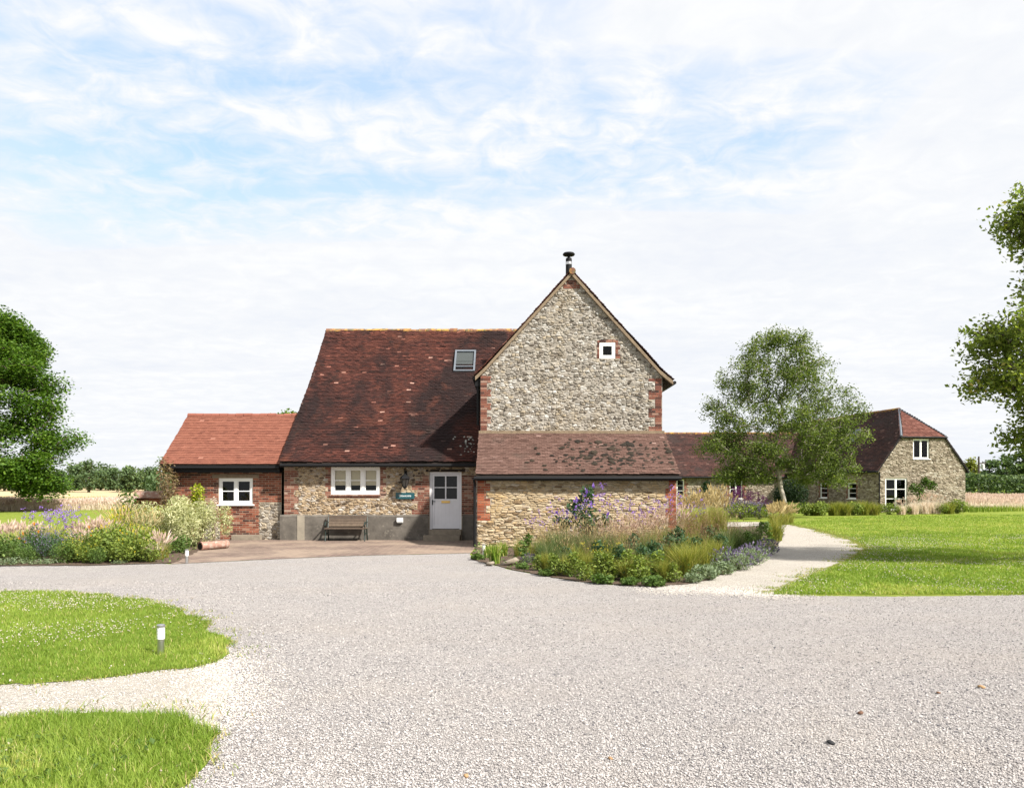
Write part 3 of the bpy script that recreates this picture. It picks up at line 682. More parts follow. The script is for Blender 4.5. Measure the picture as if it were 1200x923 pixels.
x = rg.uniform(-6, -2.6, 9000); y = rg.uniform(5, 8.5, 9000); k = inpoly(x, y, pl) & ~inpoly(x, y, isl) & ~inpoly(x, y, low); x, y = x[k], y[k]
stones_mesh(g, x, y, rg.uniform(.004, .010, len(x)), rg, .008, r=rg.uniform(.55, 1, len(x)))
def mingle(line, n, spread, s0, s1):
    P = np.array(line); i = rg.integers(0, len(P) - 1, n); t = rg.random(n)[:, None]; p = P[i] + (P[i + 1] - P[i]) * t + rg.normal(0, 1, (n, 2)) * np.array(spread)
    k = ~(inpoly(p[:, 0], p[:, 1], isl) | inpoly(p[:, 0], p[:, 1], low)); p = p[k]; m = rg.random(len(p)) < .55
    stones_mesh(g, p[m, 0], p[m, 1], rg.uniform(s0, s1, m.sum()), rg, .007, 1, r=rg.random(m.sum())); stones_mesh(g, p[~m, 0], p[~m, 1], rg.uniform(s0, s1, (~m).sum()), rg, .007, 0)
mingle([gp(262, 765), gp(275, 800), gp(266, 850)], 7000, (.22, .25), .004, .009)
mingle([gp(765, 691), gp(850, 692), gp(912, 697)], 9000, (.3, .35), .006, .012)
struct('loose_gravel', g, ['pebbles', 'pebbles_cream'], 'stuff', 'small grey and white pebbles covering the drive', 'gravel')
# a few bigger stray stones
for px, py, s, r, lab in ((974, 872, .035, .0, 'black oval stone lying on the gravel, largest dark stray stone'), (1150, 806, .035, .95, 'tan pebble on the gravel at the far right of the drive'),
                          (1008, 837, .03, .35, 'dark brown stone on the gravel left of the tan pebble'), (1100, 813, .025, .4, 'small brown stone on the gravel near the tan pebble'),
                          (546, 911, .025, .9, 'ochre pebble at the near edge of the gravel drive'), (715, 890, .022, .85, 'small tan pebble on the near gravel in the middle of the drive')):
    X_, Y_ = gp(px, py); g = G(); stones_mesh(g, np.array([X_]), np.array([Y_]), np.array([s]), np.random.default_rng(int(px)), .008, squash=.5, r=np.array([r]))
    tag(obj('stone', g, 'pebble_stray', loc=(X_, Y_, .01), smooth=True), lab, 'stone', 'stray stones on the drive')

# ------------------------------------------------------------------ lawn blades and clover
def lawn(name, label, polys, n, yr, xr, h, w, seed, hmap=None, avoid=(), mat='g_lawn', lean=.5, segs=2, pw=1.0):
    rg = np.random.default_rng(seed); y = (np.array(yr[0]) ** (1 - pw + 1e-9) + rg.random(n) * (yr[1] ** (1 - pw + 1e-9) - yr[0] ** (1 - pw + 1e-9))) ** (1 / (1 - pw + 1e-9)) if pw else rg.uniform(*yr, n)
    x = rg.uniform(0, 1, n); lo = np.maximum(xr[0], -.75 * y - 2); hi = np.minimum(xr[1], .75 * y + 2); x = lo + x * (hi - lo)
    ok = np.zeros(n, bool)
    for p in polys: ok |= inpoly(x, y, p)
    for p in avoid: ok &= ~inpoly(x, y, p)
    x, y = x[ok], y[ok]; n = len(x); hh = h * rg.uniform(.5, 1.3, n)
    pat = .45 * vnoise(x, y, 1.1, 1) + .3 * vnoise(x, y, .4, 2) + .25 * vnoise(x, y, .16, 3); dry = vnoise(x, y, 2.3, 4); hh = hh * (.55 + .9 * pat)
    if hmap is not None: hh = hh * hmap(x, y)
    b = np.stack([x, y, np.full(n, .012)], 1); g = G()
    r = np.clip(.42 * rg.random(n) + .75 * (pat - .5) + .30 + .35 * (dry - .4), 0, .97); r = np.where(rg.random(n) < .03 + .10 * np.clip(dry - .6, 0, 1), 1.0, r)
    blades(g, b, hh, hh * rg.uniform(.1, 1, n) * lean * 1.6, w * (1 + .05 * np.maximum(y - 6, 0)), None, segs, r, 0, 1.6, rg)
    return struct(name, g, mat, 'stuff', label, 'grass'), (x, y)
lawn('lawn_grass', 'short mown grass with clover on the rounded island left of the drive', [isl_r], 130000, (6.5, 15), (-13, -2), .05, .006, 31, pw=1.3)
edge = lambda x, y: .85 + 1.2 * np.exp(-((x + 2.75) ** 2 + (y - 5.95) ** 2) / .12) + .25 * np.sin(x * 5 + y * 3)
lawn('lawn_grass', 'longer rough grass in the near left corner', [low_r], 60000, (4.0, 6.4), (-5.2, -1.9), .085, .0055, 32, edge, segs=3)
R_LAWN = [gp(905, 697), gp(918, 689), gp(960, 672), gp(1000, 655), gp(1017, 643), gp(1000, 633), gp(960, 621), gp(925, 614), (18, 47), (34, 56), (60, 60), (60, 13.3), gp(1200, 696.5)]
lawn('lawn_grass', 'mown lawn to the right of the cream path', [R_LAWN], 230000, (13.3, 52), (3, 42), .055, .011, 33, pw=1.5)
def clover(n, poly, yr, xr, s, seed):
    rg = np.random.default_rng(seed); x = rg.uniform(*xr, n); y = rg.uniform(*yr, n)
    c = vnoise(x, y, 1.4, 7) + .5 * vnoise(x, y, .4, 8); ok = inpoly(x, y, poly) & (c + rg.normal(0, .18, n) > .82); x, y = x[ok], y[ok]
    return x, y, rg
g = G()
for a in ((9000, isl_r, (6.7, 14), (-9.5, -2.7), .0075, 41), (30, low_r, (4.8, 6.2), (-3.6, -2.2), .009, 42), (21000, R_LAWN, (13.5, 30), (4.5, 20), .0105, 43)):
    x, y, rg = clover(*a); stones_mesh(g, x, y, np.full(len(x), a[4]) * rg.uniform(.6, 1.25, len(x)), rg, .045, squash=.9)
struct('clover_flowers', g, 'f_clover', 'stuff', 'small white clover heads scattered through the lawns', 'clover')
# ragged tufts along the lawn edges, out on to the gravel
g = G(); rg = np.random.default_rng(45)
for poly, n, h, lim in ((isl_r, 14000, .045, .42), (low_r, 14000, .075, .5), (R_LAWN[:9], 16000, .05, .4)):
    P = np.array(poly); Q = np.roll(P, -1, 0); Ln = np.linalg.norm(Q - P, axis=1); ok = (Ln < 8); pr = Ln * ok; pr /= pr.sum(); i = rg.choice(len(P), n, p=pr); t = rg.random(n)[:, None]
    p = P[i] + (Q[i] - P[i]) * t; clump = np.sin(p[:, 0] * 7 + p[:, 1] * 3) + np.sin(p[:, 1] * 9) ; d = np.abs(rg.normal(0, .045, n)) + (vnoise(p[:, 0], p[:, 1], .3, 11) > .55) * np.abs(rg.normal(0, .2, n))
    nr = np.stack([(Q[i] - P[i])[:, 1], -(Q[i] - P[i])[:, 0]], 1) / (Ln[i][:, None] + 1e-9); p = p + nr * (d * rg.choice([-1, 1], n))[:, None]
    hh = h * rg.uniform(.3, 1.2, n); blades(g, np.stack([p[:, 0], p[:, 1], np.full(n, .008)], 1), hh, hh * rg.uniform(.3, 1.6, n), .006 + .0004 * p[:, 1], None, 2, np.clip(rg.normal(.55, .3, n), 0, 1), 0, 1.5, rg)
struct('edge_tufts', g, 'g_edge', 'stuff', 'ragged yellowing grass tufts along the lawn edges', 'grass')
# leafy weeds among the near grass
g = G(); rg = np.random.default_rng(44); c = np.stack([rg.uniform(-3.6, -2.5, 420), rg.uniform(4.9, 5.9, 420), rg.uniform(.02, .07, 420)], 1); c = c[inpoly(c[:, 0], c[:, 1], low_r)]
leaves(g, c, .045 * rg.uniform(.6, 1.4, len(c)), 1.5, .8, None, 0, rg); struct('lawn_weeds', g, 'l_green', 'stuff', 'broad leaved weeds among the near left grass', 'weeds')

# tall meadow grass (stuff)
def meadow(name, label, x0, x1, y0, y1, n, h, mat, seed, w=.03, headmat=None, wob=2.0):
    rg = np.random.default_rng(seed); x = rg.uniform(x0, x1, n); e = wob * np.sin(x * .21 + seed) + .5 * wob * np.sin(x * .53)
    y = rg.uniform(0, 1, n) * (y1 - y0) + y0 + e; z = terrain(x, y); hh = h * rg.uniform(.6, 1.15, n) * (1 + .12 * np.sin(x * .7) * np.sin(y * .4))
    g = G(); r = np.clip(.5 + .25 * np.sin(x * .35 + y * .2) + rg.normal(0, .22, n), 0, 1)
    tip, dr = blades(g, np.stack([x, y, z], 1), hh, hh * rg.uniform(.1, .4, n), w, None, 2, r, 0, 1.6, rg)
    mats = [mat]
    if headmat: mats.append(headmat); spindles(g, tip - dr * .06, dr, .28, .035, r, 1, rg)
    return struct(name, g, mats, 'stuff', label, 'meadow')
meadow('meadow_grass', 'pale pinkish strip of uncut meadow grass beyond the left lawn', -62, -26, 62, 72, 26000, .72, 'g_straw', 51, .035, 'h_pink')
meadow('meadow_grass', 'green strip of long grass at the foot of the ripe field', -85, -34, 82, 93, 22000, .75, 'g_green', 52, .05)
meadow('meadow_grass', 'pale uncut meadow grass right of the stone barn', 34, 82, 63, 98, 42000, .85, 'g_straw', 53, .035, 'h_pink')
meadow('meadow_grass', 'low green edge of the meadow right of the barn', 33, 75, 60, 64, 7000, .45, 'g_green', 54, .035)

# ================================================================== FARMHOUSE
YF, YG, YL = 27.5, 26.5, 24.2            # front wall, gable wall, lean-to wall
house = thing('farmhouse', 'old stone farmhouse with tall gable, lean-to and steep mossy red tiled roof', 'house', (0, 27, 0))
FF = frame((0, YF, 0), (1, 0, 0)); FG = frame((0, YG, 0), (1, 0, 0)); FL = frame((0, YL, 0), (1, 0, 0))
XL, XR, XM = -7.87, 5.0, 1.985
# --- main front
win = (xat(387.8, YF), zat(579, YF), xat(445.3, YF), zat(546.5, YF)); dor = (xat(503.4, YF), zat(620, YF), xat(540.8, YF), zat(552.8, YF))
PT = .83
g = G(); panel(g, FF, [(XL, 0), (-1.05, 0), (-1.05, 2.75), (XL, 2.75)], [win, dor])
qs = toothed(XL, 1, PT, 2.62, .5, .36) + toothed(win[0], -1, win[1] - .05, 2.6, .2, .1, .15) + toothed(win[2], 1, win[1] - .05, 2.6, .22, .11, .15)
qs += toothed(dor[0], -1, PT, 1.9, .62, .42) + toothed(dor[0], -1, 1.9, 2.25, .5, .25, .15) + [(dor[2], PT, -1.06, 2.25)]
qs += [(win[0] - .15, win[1] - .13, win[2] + .15, win[1] - .052)]
rubble(g, FF, [(XL, PT), (-1.05, PT), (-1.05, 2.62), (XL, 2.62)], [win, dor] + qs, .135, .075, 1.1, (.006, .035), .009, 2, 5)
bricks(g, FF, qs, [win, dor], m=3, seed=6)
obj('wall', g, ['mortar', 'dark', 'front_stone', 'brick'], house)
g = G()
for a, b in ((XL - .13, dor[0] - .03), (dor[2] + .03, -1.1)): g.fbox(FF, a, b, 0, PT, -.05, .07); g.hexa([FF(a, PT, -.05), FF(b, PT, -.05), FF(b, PT, .07), FF(a, PT, .07), FF(a, PT + .05, -.05), FF(b, PT + .05, -.05), FF(b, PT + .052, .015), FF(a, PT + .052, .015)])
g.fbox(FF, xat(349, YF), xat(357.5, YF), 0, PT + .03, .0, .085, .5, 1)
obj('plinth', g, ['concrete', 'concrete_pale'], house)
window(house, FF, win, 3, 2, .085, -.02, False, .70, bar=.03)
g = G(); g.fbox(FF, dor[0] - .12, dor[2] + .12, dor[3] + .005, dor[3] + .09, -.1, .03); obj('lintel', g, 'oakdark', house)
g = G(); g.fbox(FF, win[0] - .03, win[2] + .03, win[1] - .05, win[1] - .002, -.1, .055); obj('sill', g, 'terracotta', house)
# door
fw = .075; g = G(); d0 = -.06
g.fbox(FF, dor[0], dor[0] + fw, dor[1], dor[3], -.16, d0); g.fbox(FF, dor[2] - fw, dor[2], dor[1], dor[3], -.16, d0); g.fbox(FF, dor[0] + fw, dor[2] - fw, dor[3] - fw, dor[3], -.16, d0)
obj('door_frame', g, 'door', house)
a, b, c, e = dor[0] + fw + .006, dor[1] + .02, dor[2] - fw - .006, dor[3] - fw - .006
pa = (xat(508.6, YF), zat(584.4, YF), xat(535.4, YF), zat(557.6, YF)); g = G(); D = -.09
g.fbox(FF, a, pa[0], b, e, D - .04, D); g.fbox(FF, pa[2], c, b, e, D - .04, D); g.fbox(FF, pa[0], pa[2], pa[3], e, D - .04, D - .001); g.fbox(FF, pa[0], pa[2], pa[1] - .06, pa[1], D - .04, D - .001)
g.fbox(FF, pa[0], pa[2], b, b + .10, D - .04, D - .001); um, vm = (pa[0] + pa[2]) / 2, (pa[1] + pa[3]) / 2
g.fbox(FF, um - .022, um + .022, pa[1], pa[3], D - .035, D - .006); g.fbox(FF, pa[0], pa[2], vm - .015, vm + .015, D - .035, D - .008)
for k in range(6):
    w = (pa[2] - pa[0]) / 6; g.fbox(FF, pa[0] + k * w + .005, pa[0] + (k + 1) * w - .005, b + .10, pa[1] - .06, D - .03, D - .012)
g.fbox(FF, pa[0], pa[2], b + .1, pa[1] - .06, D - .036, D - .022)
door = obj('door', g, 'door', house)
for x0, x1 in ((pa[0], um - .022), (um + .022, pa[2])):
    for y0, y1 in ((pa[1], vm - .015), (vm + .015, pa[3])):
        g = G(); g.ngon([FF(x0, y0, D - .02), FF(x1, y0, D - .02), FF(x1, y1, D - .02), FF(x0, y1, D - .02)]); obj('pane', g, 'glass', door)
g = G(); g.fbox(FF, xat(517, YF), xat(527, YF), zat(589.2, YF), zat(586.6, YF), D - .003, D + .012); g.fbox(FF, xat(518.5, YF), xat(525.5, YF), zat(588.6, YF), zat(587.2, YF), D + .012, D + .017); obj('letter_plate', g, 'brass', door)
hx, hz = xat(506.6, YF), zat(588, YF); g = G(); g.fbox(FF, hx - .018, hx + .018, hz - .1, hz + .08, D - .002, D + .008); g.tube([FF(hx, hz + .02, D + .008), FF(hx, hz + .02, D + .05), FF(hx + .10, hz + .02, D + .05)], .009, 8); obj('handle', g, 'black', door)
g = G(); g.fbox(FF, dor[0] - .0, dor[2] + .0, .20, dor[1] - .003, -.16, .30); g.fbox(FF, dor[0] - .16, dor[2] - .03, .012, .198, -.1, .55); obj('doorstep', g, 'slab', house)
# --- tall gable
AP, EV = 8.93, 5.62; sw = (xat(702.6, YG), zat(420, YG), xat(721, YG), zat(401.4, YG))
go = [(-1.05, 0), (XR, 0), (XR, EV), (XM, AP), (-1.05, EV)]
g = G(); panel(g, FG, go, [sw])
qg = toothed(-1.05, 1, 3.5, 5.55, .36, .24) + toothed(XR, -1, 3.55, 5.45, .46, .24, .3)
qw = toothed(sw[0], -1, sw[1], sw[3] + .08, .1, .08, .15) + toothed(sw[2], 1, sw[1], sw[3] + .08, .17, .1, .15) + [(sw[0] - .02, sw[3] + .003, sw[2] + .02, sw[3] + .10)]
qa = [(XM - .28, AP - .5, XM + .28, AP - .36), (XM - .17, AP - .36, XM + .17, AP - .22)]
rubble(g, FG, [(-1.05, 3.4), (XR, 3.4), (XR, EV), (XM, AP), (-1.05, EV)], [sw] + qg + qw + qa, .13, .076, 1.3, (.003, .040), .009, 2, 11)
bricks(g, FG, qg + qw + qa, [sw], m=3, seed=12, d=.012)
for s, X0 in ((-1, -1.05), (1, XR)):                        # side and back walls
    F_ = frame((X0, 40.5 if s < 0 else 24.2, 0), (0, s, 0)); Lw = 16.3
    g.ngon([F_(0, 0), F_(Lw, 0), F_(Lw, 2.2 if s < 0 else 3.5), F_(Lw - 2.3 if s < 0 else Lw, 3.5), F_(Lw - 2.3 if s < 0 else Lw, EV), F_(0, EV), F_(0, 3.5)] if s < 0 else [F_(0, 0), F_(Lw, 0), F_(Lw, EV), F_(2.3, EV), F_(2.3, 3.5), F_(0, 2.2)])
    a0 = Lw - 3.3 if s < 0 else 0
    rubble(g, F_, [(a0, .0), (a0 + 3.3, .0), (a0 + 3.3, 2.15), (a0, 2.15)], [], .24, .13, 1, (.015, .04), .011, 2, 13 + s)
g.ngon([(XR, 40.5, 0), (XL, 40.5, 0), (XL, 40.5, 2.6), (-1.05, 40.5, 2.6), (-1.05, 40.5, EV), (XM, 40.5, AP), (XR, 40.5, EV)])
g.ngon([(XL, 40.5, 0), (XL, YF, 0), (XL, YF, 2.7), (XL, 33.9, 8.3), (XL, 40.5, 2.6)])
obj('gable_wall', g, ['mortar_grey', 'dark', 'gable_stone', 'brick'], house)
window(house, FG, sw, 1, 1, .072, .0, False)
# --- lean-to front
g = G(); panel(g, FL, [(-1.06, 0), (XR, 0), (XR, 2.2), (-1.06, 2.2)], [])
ql = toothed(-1.06, 1, .82, 2.05, .4, .27, .225) + toothed(XR, -1, .9, 2.05, .34, .24, .3) + toothed(XR, -1, 0, .9, .26, .2, .3)
rubble(g, FL, [(-1.06, 0), (XR, 0), (XR, 2.05), (-1.06, 2.05)], ql, .19, .066, .9, (.006, .035), .007, 2, 15)
bricks(g, FL, ql, m=3, seed=16, d=.008)
obj('lean_to_wall', g, ['mortar', 'dark', 'lean_stone', 'brick_orange'], house)
# --- roofs
PRF = [(0, 2.66), (1.13, 3.53), (2.56, 4.66), (3.73, 5.6), (5.22, 6.88), (6.87, 8.5)]
YE = 27.17
g = G(); tiles(g, (0, YE, 0), (1, 0, 0), (0, 1, 0), PRF, lambda z: -7.95, lambda z: 1.2, .098, .165, 0, 101)
slab(g, (0, YE, 0), (1, 0, 0), (0, 1, 0), PRF, -7.93, 1.2, .10, 1)
PB = [(0, 2.66), (6.9, 8.5)]; tiles(g, (0, 41, 0), (-1, 0, 0), (0, -1, 0), PB, lambda z: -1.0, lambda z: 7.95, .2, .33, 0, 102); slab(g, (0, 41, 0), (-1, 0, 0), (0, -1, 0), PB, -1.0, 7.93, .1, 1)
main_roof = obj('roof', g, ['tile_main', 'oakdark'], house)
g = G(); ridge(g, (-7.95, YE + 6.87, 8.47), (1.0, YE + 6.87, 8.47), .12, .33); obj('ridge_tiles', g, 'ridge', main_roof, smooth=True)
# skylight on the main roof
def prof_at(py):
    for h in np.arange(0, 6.8, .01):
        z = np.interp(h, [p[0] for p in PRF], [p[1] for p in PRF])
        if (z - CAM_H) / (YE + h) * F_PX >= HOR - py: return h, z
h0, z0 = prof_at(437.5); h1, z1 = prof_at(413); x0, x1 = xat(531.5, YE + h0), xat(556.5, YE + h0)
T = np.array([0, h1 - h0, z1 - z0]); SL = np.linalg.norm(T); T /= SL; Nn = np.cross((1, 0, 0), T); O = np.array([x0, YE + h0, z0]); W = x1 - x0
def K(u, s, d): return O + np.array([1, 0, 0]) * u + T * s + Nn * d
def kbox(g, u0, u1, s0, s1, d0, d1, m=0): g.hexa([K(u0, s0, d0), K(u1, s0, d0), K(u1, s1, d0), K(u0, s1, d0), K(u0, s0, d1), K(u1, s0, d1), K(u1, s1, d1), K(u0, s1, d1)], .5, m)
g = G(); b = .07; kbox(g, 0, b, 0, SL, -.02, .13); kbox(g, W - b, W, 0, SL, -.02, .13); kbox(g, b, W - b, SL - .1, SL, -.02, .129); kbox(g, b, W - b, 0, .07, -.02, .128); kbox(g, b, W - b, .30, .35, -.02, .127)
kbox(g, b, W - b, .07, SL - .1, .005, .02, 1); kbox(g, -.1, W + .1, -.16, -.003, .03, .05)
sky = obj('skylight', g, ['lead', 'dark'], house)
g = G(); g.ngon([K(b, .07, .1), K(W - b, .07, .1), K(W - b, SL - .1, .1), K(b, SL - .1, .1)]); obj('pane', g, 'roof_glass', sky)
g = G(); kbox(g, b, W - b, .56, SL - .1, .05, .065); kbox(g, b, W - b, .74, .77, .065, .08); obj('blind', g, 'blind_grey', sky)
# lichen spots near the valley
g = G(); rg = np.random.default_rng(61); n = 34; u = -1.3 - np.abs(rg.normal(0, .28, n)); s = rg.uniform(.15, 1.2, n); hh = np.interp(s, [0, 1.13], [0, 1.13]); zz = np.interp(hh, [p[0] for p in PRF], [p[1] for p in PRF])
stones_mesh(g, u, YE + hh, rg.uniform(.015, .05, n), rg, 0, 0, .25); q = g.v[-1].reshape(n, 12, 3); q[:, :, 2] += (zz + .075)[:, None] + (q[:, :, 1] - (YE + hh)[:, None]) * .77; g.v[-1] = q.reshape(-1, 3)
obj('lichen', g, 'lichen', main_roof)['kind'] = 'stuff'
# cross roof over the gable
GP = [(0, 5.36), (.42, 5.70), (3.36, 8.98)]
g = G()
tiles(g, (5.34, 26.36, 0), (0, 1, 0), (-1, 0, 0), GP, lambda z: 0, lambda z: 14.4, .1, .165, 0, 103); slab(g, (5.34, 26.36, 0), (0, 1, 0), (-1, 0, 0), GP, .02, 14.4, .09, 1)
GL = [(0, 5.50), (.36, 5.86 - .02), (3.2, 8.98)]
tiles(g, (-1.22, 40.7, 0), (0, -1, 0), (1, 0, 0), GL, lambda z: 0, lambda z: 14.34, .1, .165, 0, 104); slab(g, (-1.22, 40.7, 0), (0, -1, 0), (1, 0, 0), GL, 0, 14.32, .09, 1)
gr = obj('gable_roof', g, ['tile_main', 'oakdark'], house)
g = G(); ridge(g, (XM, 26.34, 8.98), (XM, 40, 8.98), .11, .33); obj('ridge_tiles', g, 'ridge', gr, smooth=True)
g = G()                                                      # mortared verge
for pr, X0, sg in ((GP, 5.34, -1), (GL, -1.22, 1)):
    for (a, za), (b, zb) in zip(pr[:-1], pr[1:]):
        xa, xb = X0 + sg * a, X0 + sg * b
        g.hexa([(xa, 26.37, za - .13), (xa, 26.52, za - .13), (xa, 26.52, za), (xa, 26.37, za), (xb, 26.37, zb - .13), (xb, 26.52, zb - .13), (xb, 26.52, zb), (xb, 26.37, zb)])
obj('verge', g, 'verge', gr)
# lean-to roof
LP = [(0, 2.19), (2.42, 3.60)]
g = G(); tiles(g, (0, 24.02, 0), (1, 0, 0), (0, 1, 0), LP, lambda z: -1.10, lambda z: 5.07, .1, .165, 0, 105, .017, .55); slab(g, (0, 24.02, 0), (1, 0, 0), (0, 1, 0), LP, -1.08, 5.05, .08, 1)
lr = obj('lean_to_roof', g, ['tile_lean', 'oakdark'], house)
g = G(); g.box((-1.1, 26.36, 3.52), (5.05, 26.51, 3.70)); obj('flashing', g, 'verge', lr)
g = G(); rg = np.random.default_rng(62); n = 230; u = np.clip(rg.normal(3.1, 1.2, n), .3, 4.95); s = np.clip(rg.beta(2, 2.6, n) * 2.2, .05, 2.0); z = 2.19 + s * 1.41 / 2.42
stones_mesh(g, u, 24.02 + s, rg.uniform(.02, .055, n) * (1 + (rg.random(n) < .2) * .8), rg, 0, 0, .4); q = g.v[-1].reshape(n, 12, 3); q[:, :, 0] = u[:, None] + (q[:, :, 0] - u[:, None]) * 1.5; q[:, :, 2] += (z + .062)[:, None] + (q[:, :, 1] - (24.02 + s)[:, None]) * .58; g.v[-1] = q.reshape(-1, 3)
obj('moss', g, 'moss', lr)['kind'] = 'stuff'
# gutters and pipes
g = G(); g.tube([(-7.9, 27.12, 2.57), (-1.12, 27.12, 2.57)], .055, 8); g.box((-7.9, 27.2, 2.56), (-1.1, 27.49, 2.66)); obj('gutter', g, 'black', house)
g = G(); g.tube([(-1.14, 23.97, 2.10), (5.1, 23.97, 2.10)], .06, 8); g.box((-1.08, 24.06, 2.03), (5.05, 24.19, 2.16)); obj('gutter', g, 'black', house)
g = G(); g.tube([(-1.17, 27.3, 2.55), (-1.17, 27.3, .02)], .045, 8); obj('downpipe', g, 'black', house); g = G(); g.tube([(-1.16, 24.06, 2.08), (-1.13, 24.1, 1.95), (-1.13, 24.1, .03)], .04, 8); obj('downpipe', g, 'black', house)
g = G(); g.tube([(-1.27, 26.5, 5.45), (-1.27, 31, 5.45)], .06, 8); g.tube([(-1.2, 26.62, 5.4), (-1.14, 26.62, 5.1), (-1.14, 26.62, 3.9)], .045, 8); g.box((-1.24, 26.56, 5.2), (-1.06, 30.5, 5.46)); obj('gutter', g, 'black', house)
g = G(); g.tube([(5.40, 26.42, 5.30), (5.40, 40.5, 5.30)], .06, 8); obj('gutter', g, 'black', house)
# flue
fx, fy = 2.14, 30.0; g = G(); g.lathe((fx, fy, 8.7), [(.13, 0), (.12, .3), (.115, 1.72), (.10, 1.75)], 18); flue = obj('flue', g, 'black', house, smooth=False)
g = G(); g.lathe((fx, fy, 10.52), [(.02, 0), (.21, .03), (.235, .07), (.20, .12), (.02, .15)], 18); g.tube([(fx, fy, 10.3), (fx, fy, 10.55)], .05, 10); obj('cowl', g, 'black', flue)
g = G(); g.lathe((fx, fy, 10.20), [(.121, 0), (.123, .05), (.121, .1)], 18); obj('collar', g, 'steel', flue)

# ------------------------------------------------------------------ ANNEXE
ann = thing('brick_annexe', 'small red brick annexe with bright orange tiled roof at the left end of the house', 'house', (-10, 27.7, 0))
YA = 27.72; FA = frame((0, YA, 0), (1, 0, 0)); X0, X1 = -11.85, -8.02
aw = (xat(256.3, YA), zat(590.5, YA), xat(296.2, YA), zat(560, YA))
patch = [(xat(304, YA), .0, X1, 1.30), (xat(236, YA), .55, xat(252, YA), 1.2), (xat(240, YA), .02, xat(258, YA), .62)]
g = G(); panel(g, FA, [(X0, 0), (X1, 0), (X1, 2.6), (X0, 2.6)], [aw])
bricks(g, FA, [(X0, .02, X1, 2.45)], [aw] + patch, m=2, seed=71)
for k, p in enumerate(patch): rubble(g, FA, [(p[0], p[1]), (p[2], p[1]), (p[2], p[3]), (p[0], p[3])], [], .17, .10, 1, (.01, .03), .010, 3, 72 + k, 0, .9)
g.ngon([(X0, 31.9, 0), (X0, YA, 0), (X0, YA, 2.6), (X0, 29.8, 4.4), (X0, 31.9, 2.6)]); g.ngon([(X0, 31.9, 0), (X1, 31.9, 0), (X1, 31.9, 2.6), (X0, 31.9, 2.6)])
obj('wall', g, ['mortar', 'dark', 'brick_wall', 'gable_stone'], ann)
window(ann, FA, aw, 2, 2, .075, -.03, True, bar=.03)
g = G(); g.fbox(FA, aw[0] - .22, aw[2] + .22, aw[3] + .01, aw[3] + .12, -.1, .035); obj('lintel', g, 'oakwood', ann)
AP_ = [(0, 2.60), (2.4, 4.50)]
g = G(); tiles(g, (0, 27.4, 0), (1, 0, 0), (0, 1, 0), AP_, lambda z: -12.13, lambda z: -7.9, .105, .165, 0, 106, .013, .35); slab(g, (0, 27.4, 0), (1, 0, 0), (0, 1, 0), AP_, -12.11, -7.9, .07, 1)
tiles(g, (0, 32.2, 0), (-1, 0, 0), (0, -1, 0), AP_, lambda z: 7.95, lambda z: 12.13, .105, .165, 0, 107, .013, .35); slab(g, (0, 32.2, 0), (-1, 0, 0), (0, -1, 0), AP_, 7.95, 12.11, .07, 1)
ar = obj('roof', g, ['tile_new', 'oakdark'], ann)
g = G(); ridge(g, (-12.13, 29.8, 4.49), (-7.0, 29.8, 4.49), .10, .3); obj('ridge_tiles', g, 'ridge_new', ar, smooth=True)
g = G(); g.tube([(-12.0, 27.36, 2.50), (-8.0, 27.36, 2.50)], .055, 8); g.box((-12.0, 27.40, 2.34), (-8.0, 27.715, 2.57)); obj('gutter', g, 'black', ann)  # gutter, plus black fascia box extended down to stand for the eaves shadow

# ------------------------------------------------------------------ BARN
a_ = np.array([-.18, .98, 0]); a_ /= np.linalg.norm(a_); b_ = np.array([a_[1], -a_[0], 0])
C0 = np.array([26.5, 57.5, 0]); Wb = 7.08; Lb = 20.0
barn = thing('stone_barn', 'long low L-shaped stone barn with half-hipped tiled gable behind the birch', 'barn', (28, 62, 0))
FB = frame(C0, b_); FS = frame(C0 + a_ * Lb, -a_)
def ub(px):                          # position along the gable for a picture column
    k = (px - 600) / F_PX; return (C0[0] - k * C0[1]) / (k * b_[1] - b_[0])
def us(px):
    k = (px - 600) / F_PX; t = (C0[0] - k * C0[1]) / (k * a_[1] - a_[0]); return Lb - t
fwn = (ub(1037.5), .17, ub(1063), 2.47); uwn = (ub(1070), 3.88, ub(1089), 5.32)
g = G(); go = [(0, 0), (Wb, 0), (Wb, 3.14), (Wb - 1.79, 5.5), (1.79, 5.5), (0, 3.14)]
panel(g, FB, go, [fwn, uwn]); rubble(g, FB, go, [fwn, uwn, (fwn[0] - .1, fwn[3], fwn[2] + .1, fwn[3] + .15)], .24, .11, 1, (.01, .05), .014, 2, 81)
s1, s2 = (us(961), .93, us(969.5), 2.15), (us(993.5), .93, us(1003.3), 2.15)
panel(g, FS, [(0, 0), (Lb, 0), (Lb, 3.1), (0, 3.1)], [s1, s2])
jb = []
for s in (s1, s2): jb += toothed(s[0], -1, s[1], s[3], .25, .15, .2) + toothed(s[2], 1, s[1], s[3], .25, .15, .2) + [(s[0] - .2, s[3] + .002, s[2] + .2, s[3] + .2)]
rubble(g, FS, [(0, 0), (Lb, 0), (Lb, 3.05), (0, 3.05)], [s1, s2] + jb, .24, .11, 1, (.01, .05), .014, 2, 82); bricks(g, FS, jb, [s1, s2], m=3, seed=83)
YW = 70.0; FW = frame((0, YW, 0), (1, 0, 0)); w1 = (xat(793, YW), .95, xat(801.7, YW), 2.48); w2 = (xat(855, YW), .8, xat(870, YW), 2.45)
panel(g, FW, [(6, 0), (25.0, 0), (25.0, 2.75), (6, 2.75)], [w1, w2]); jb = []
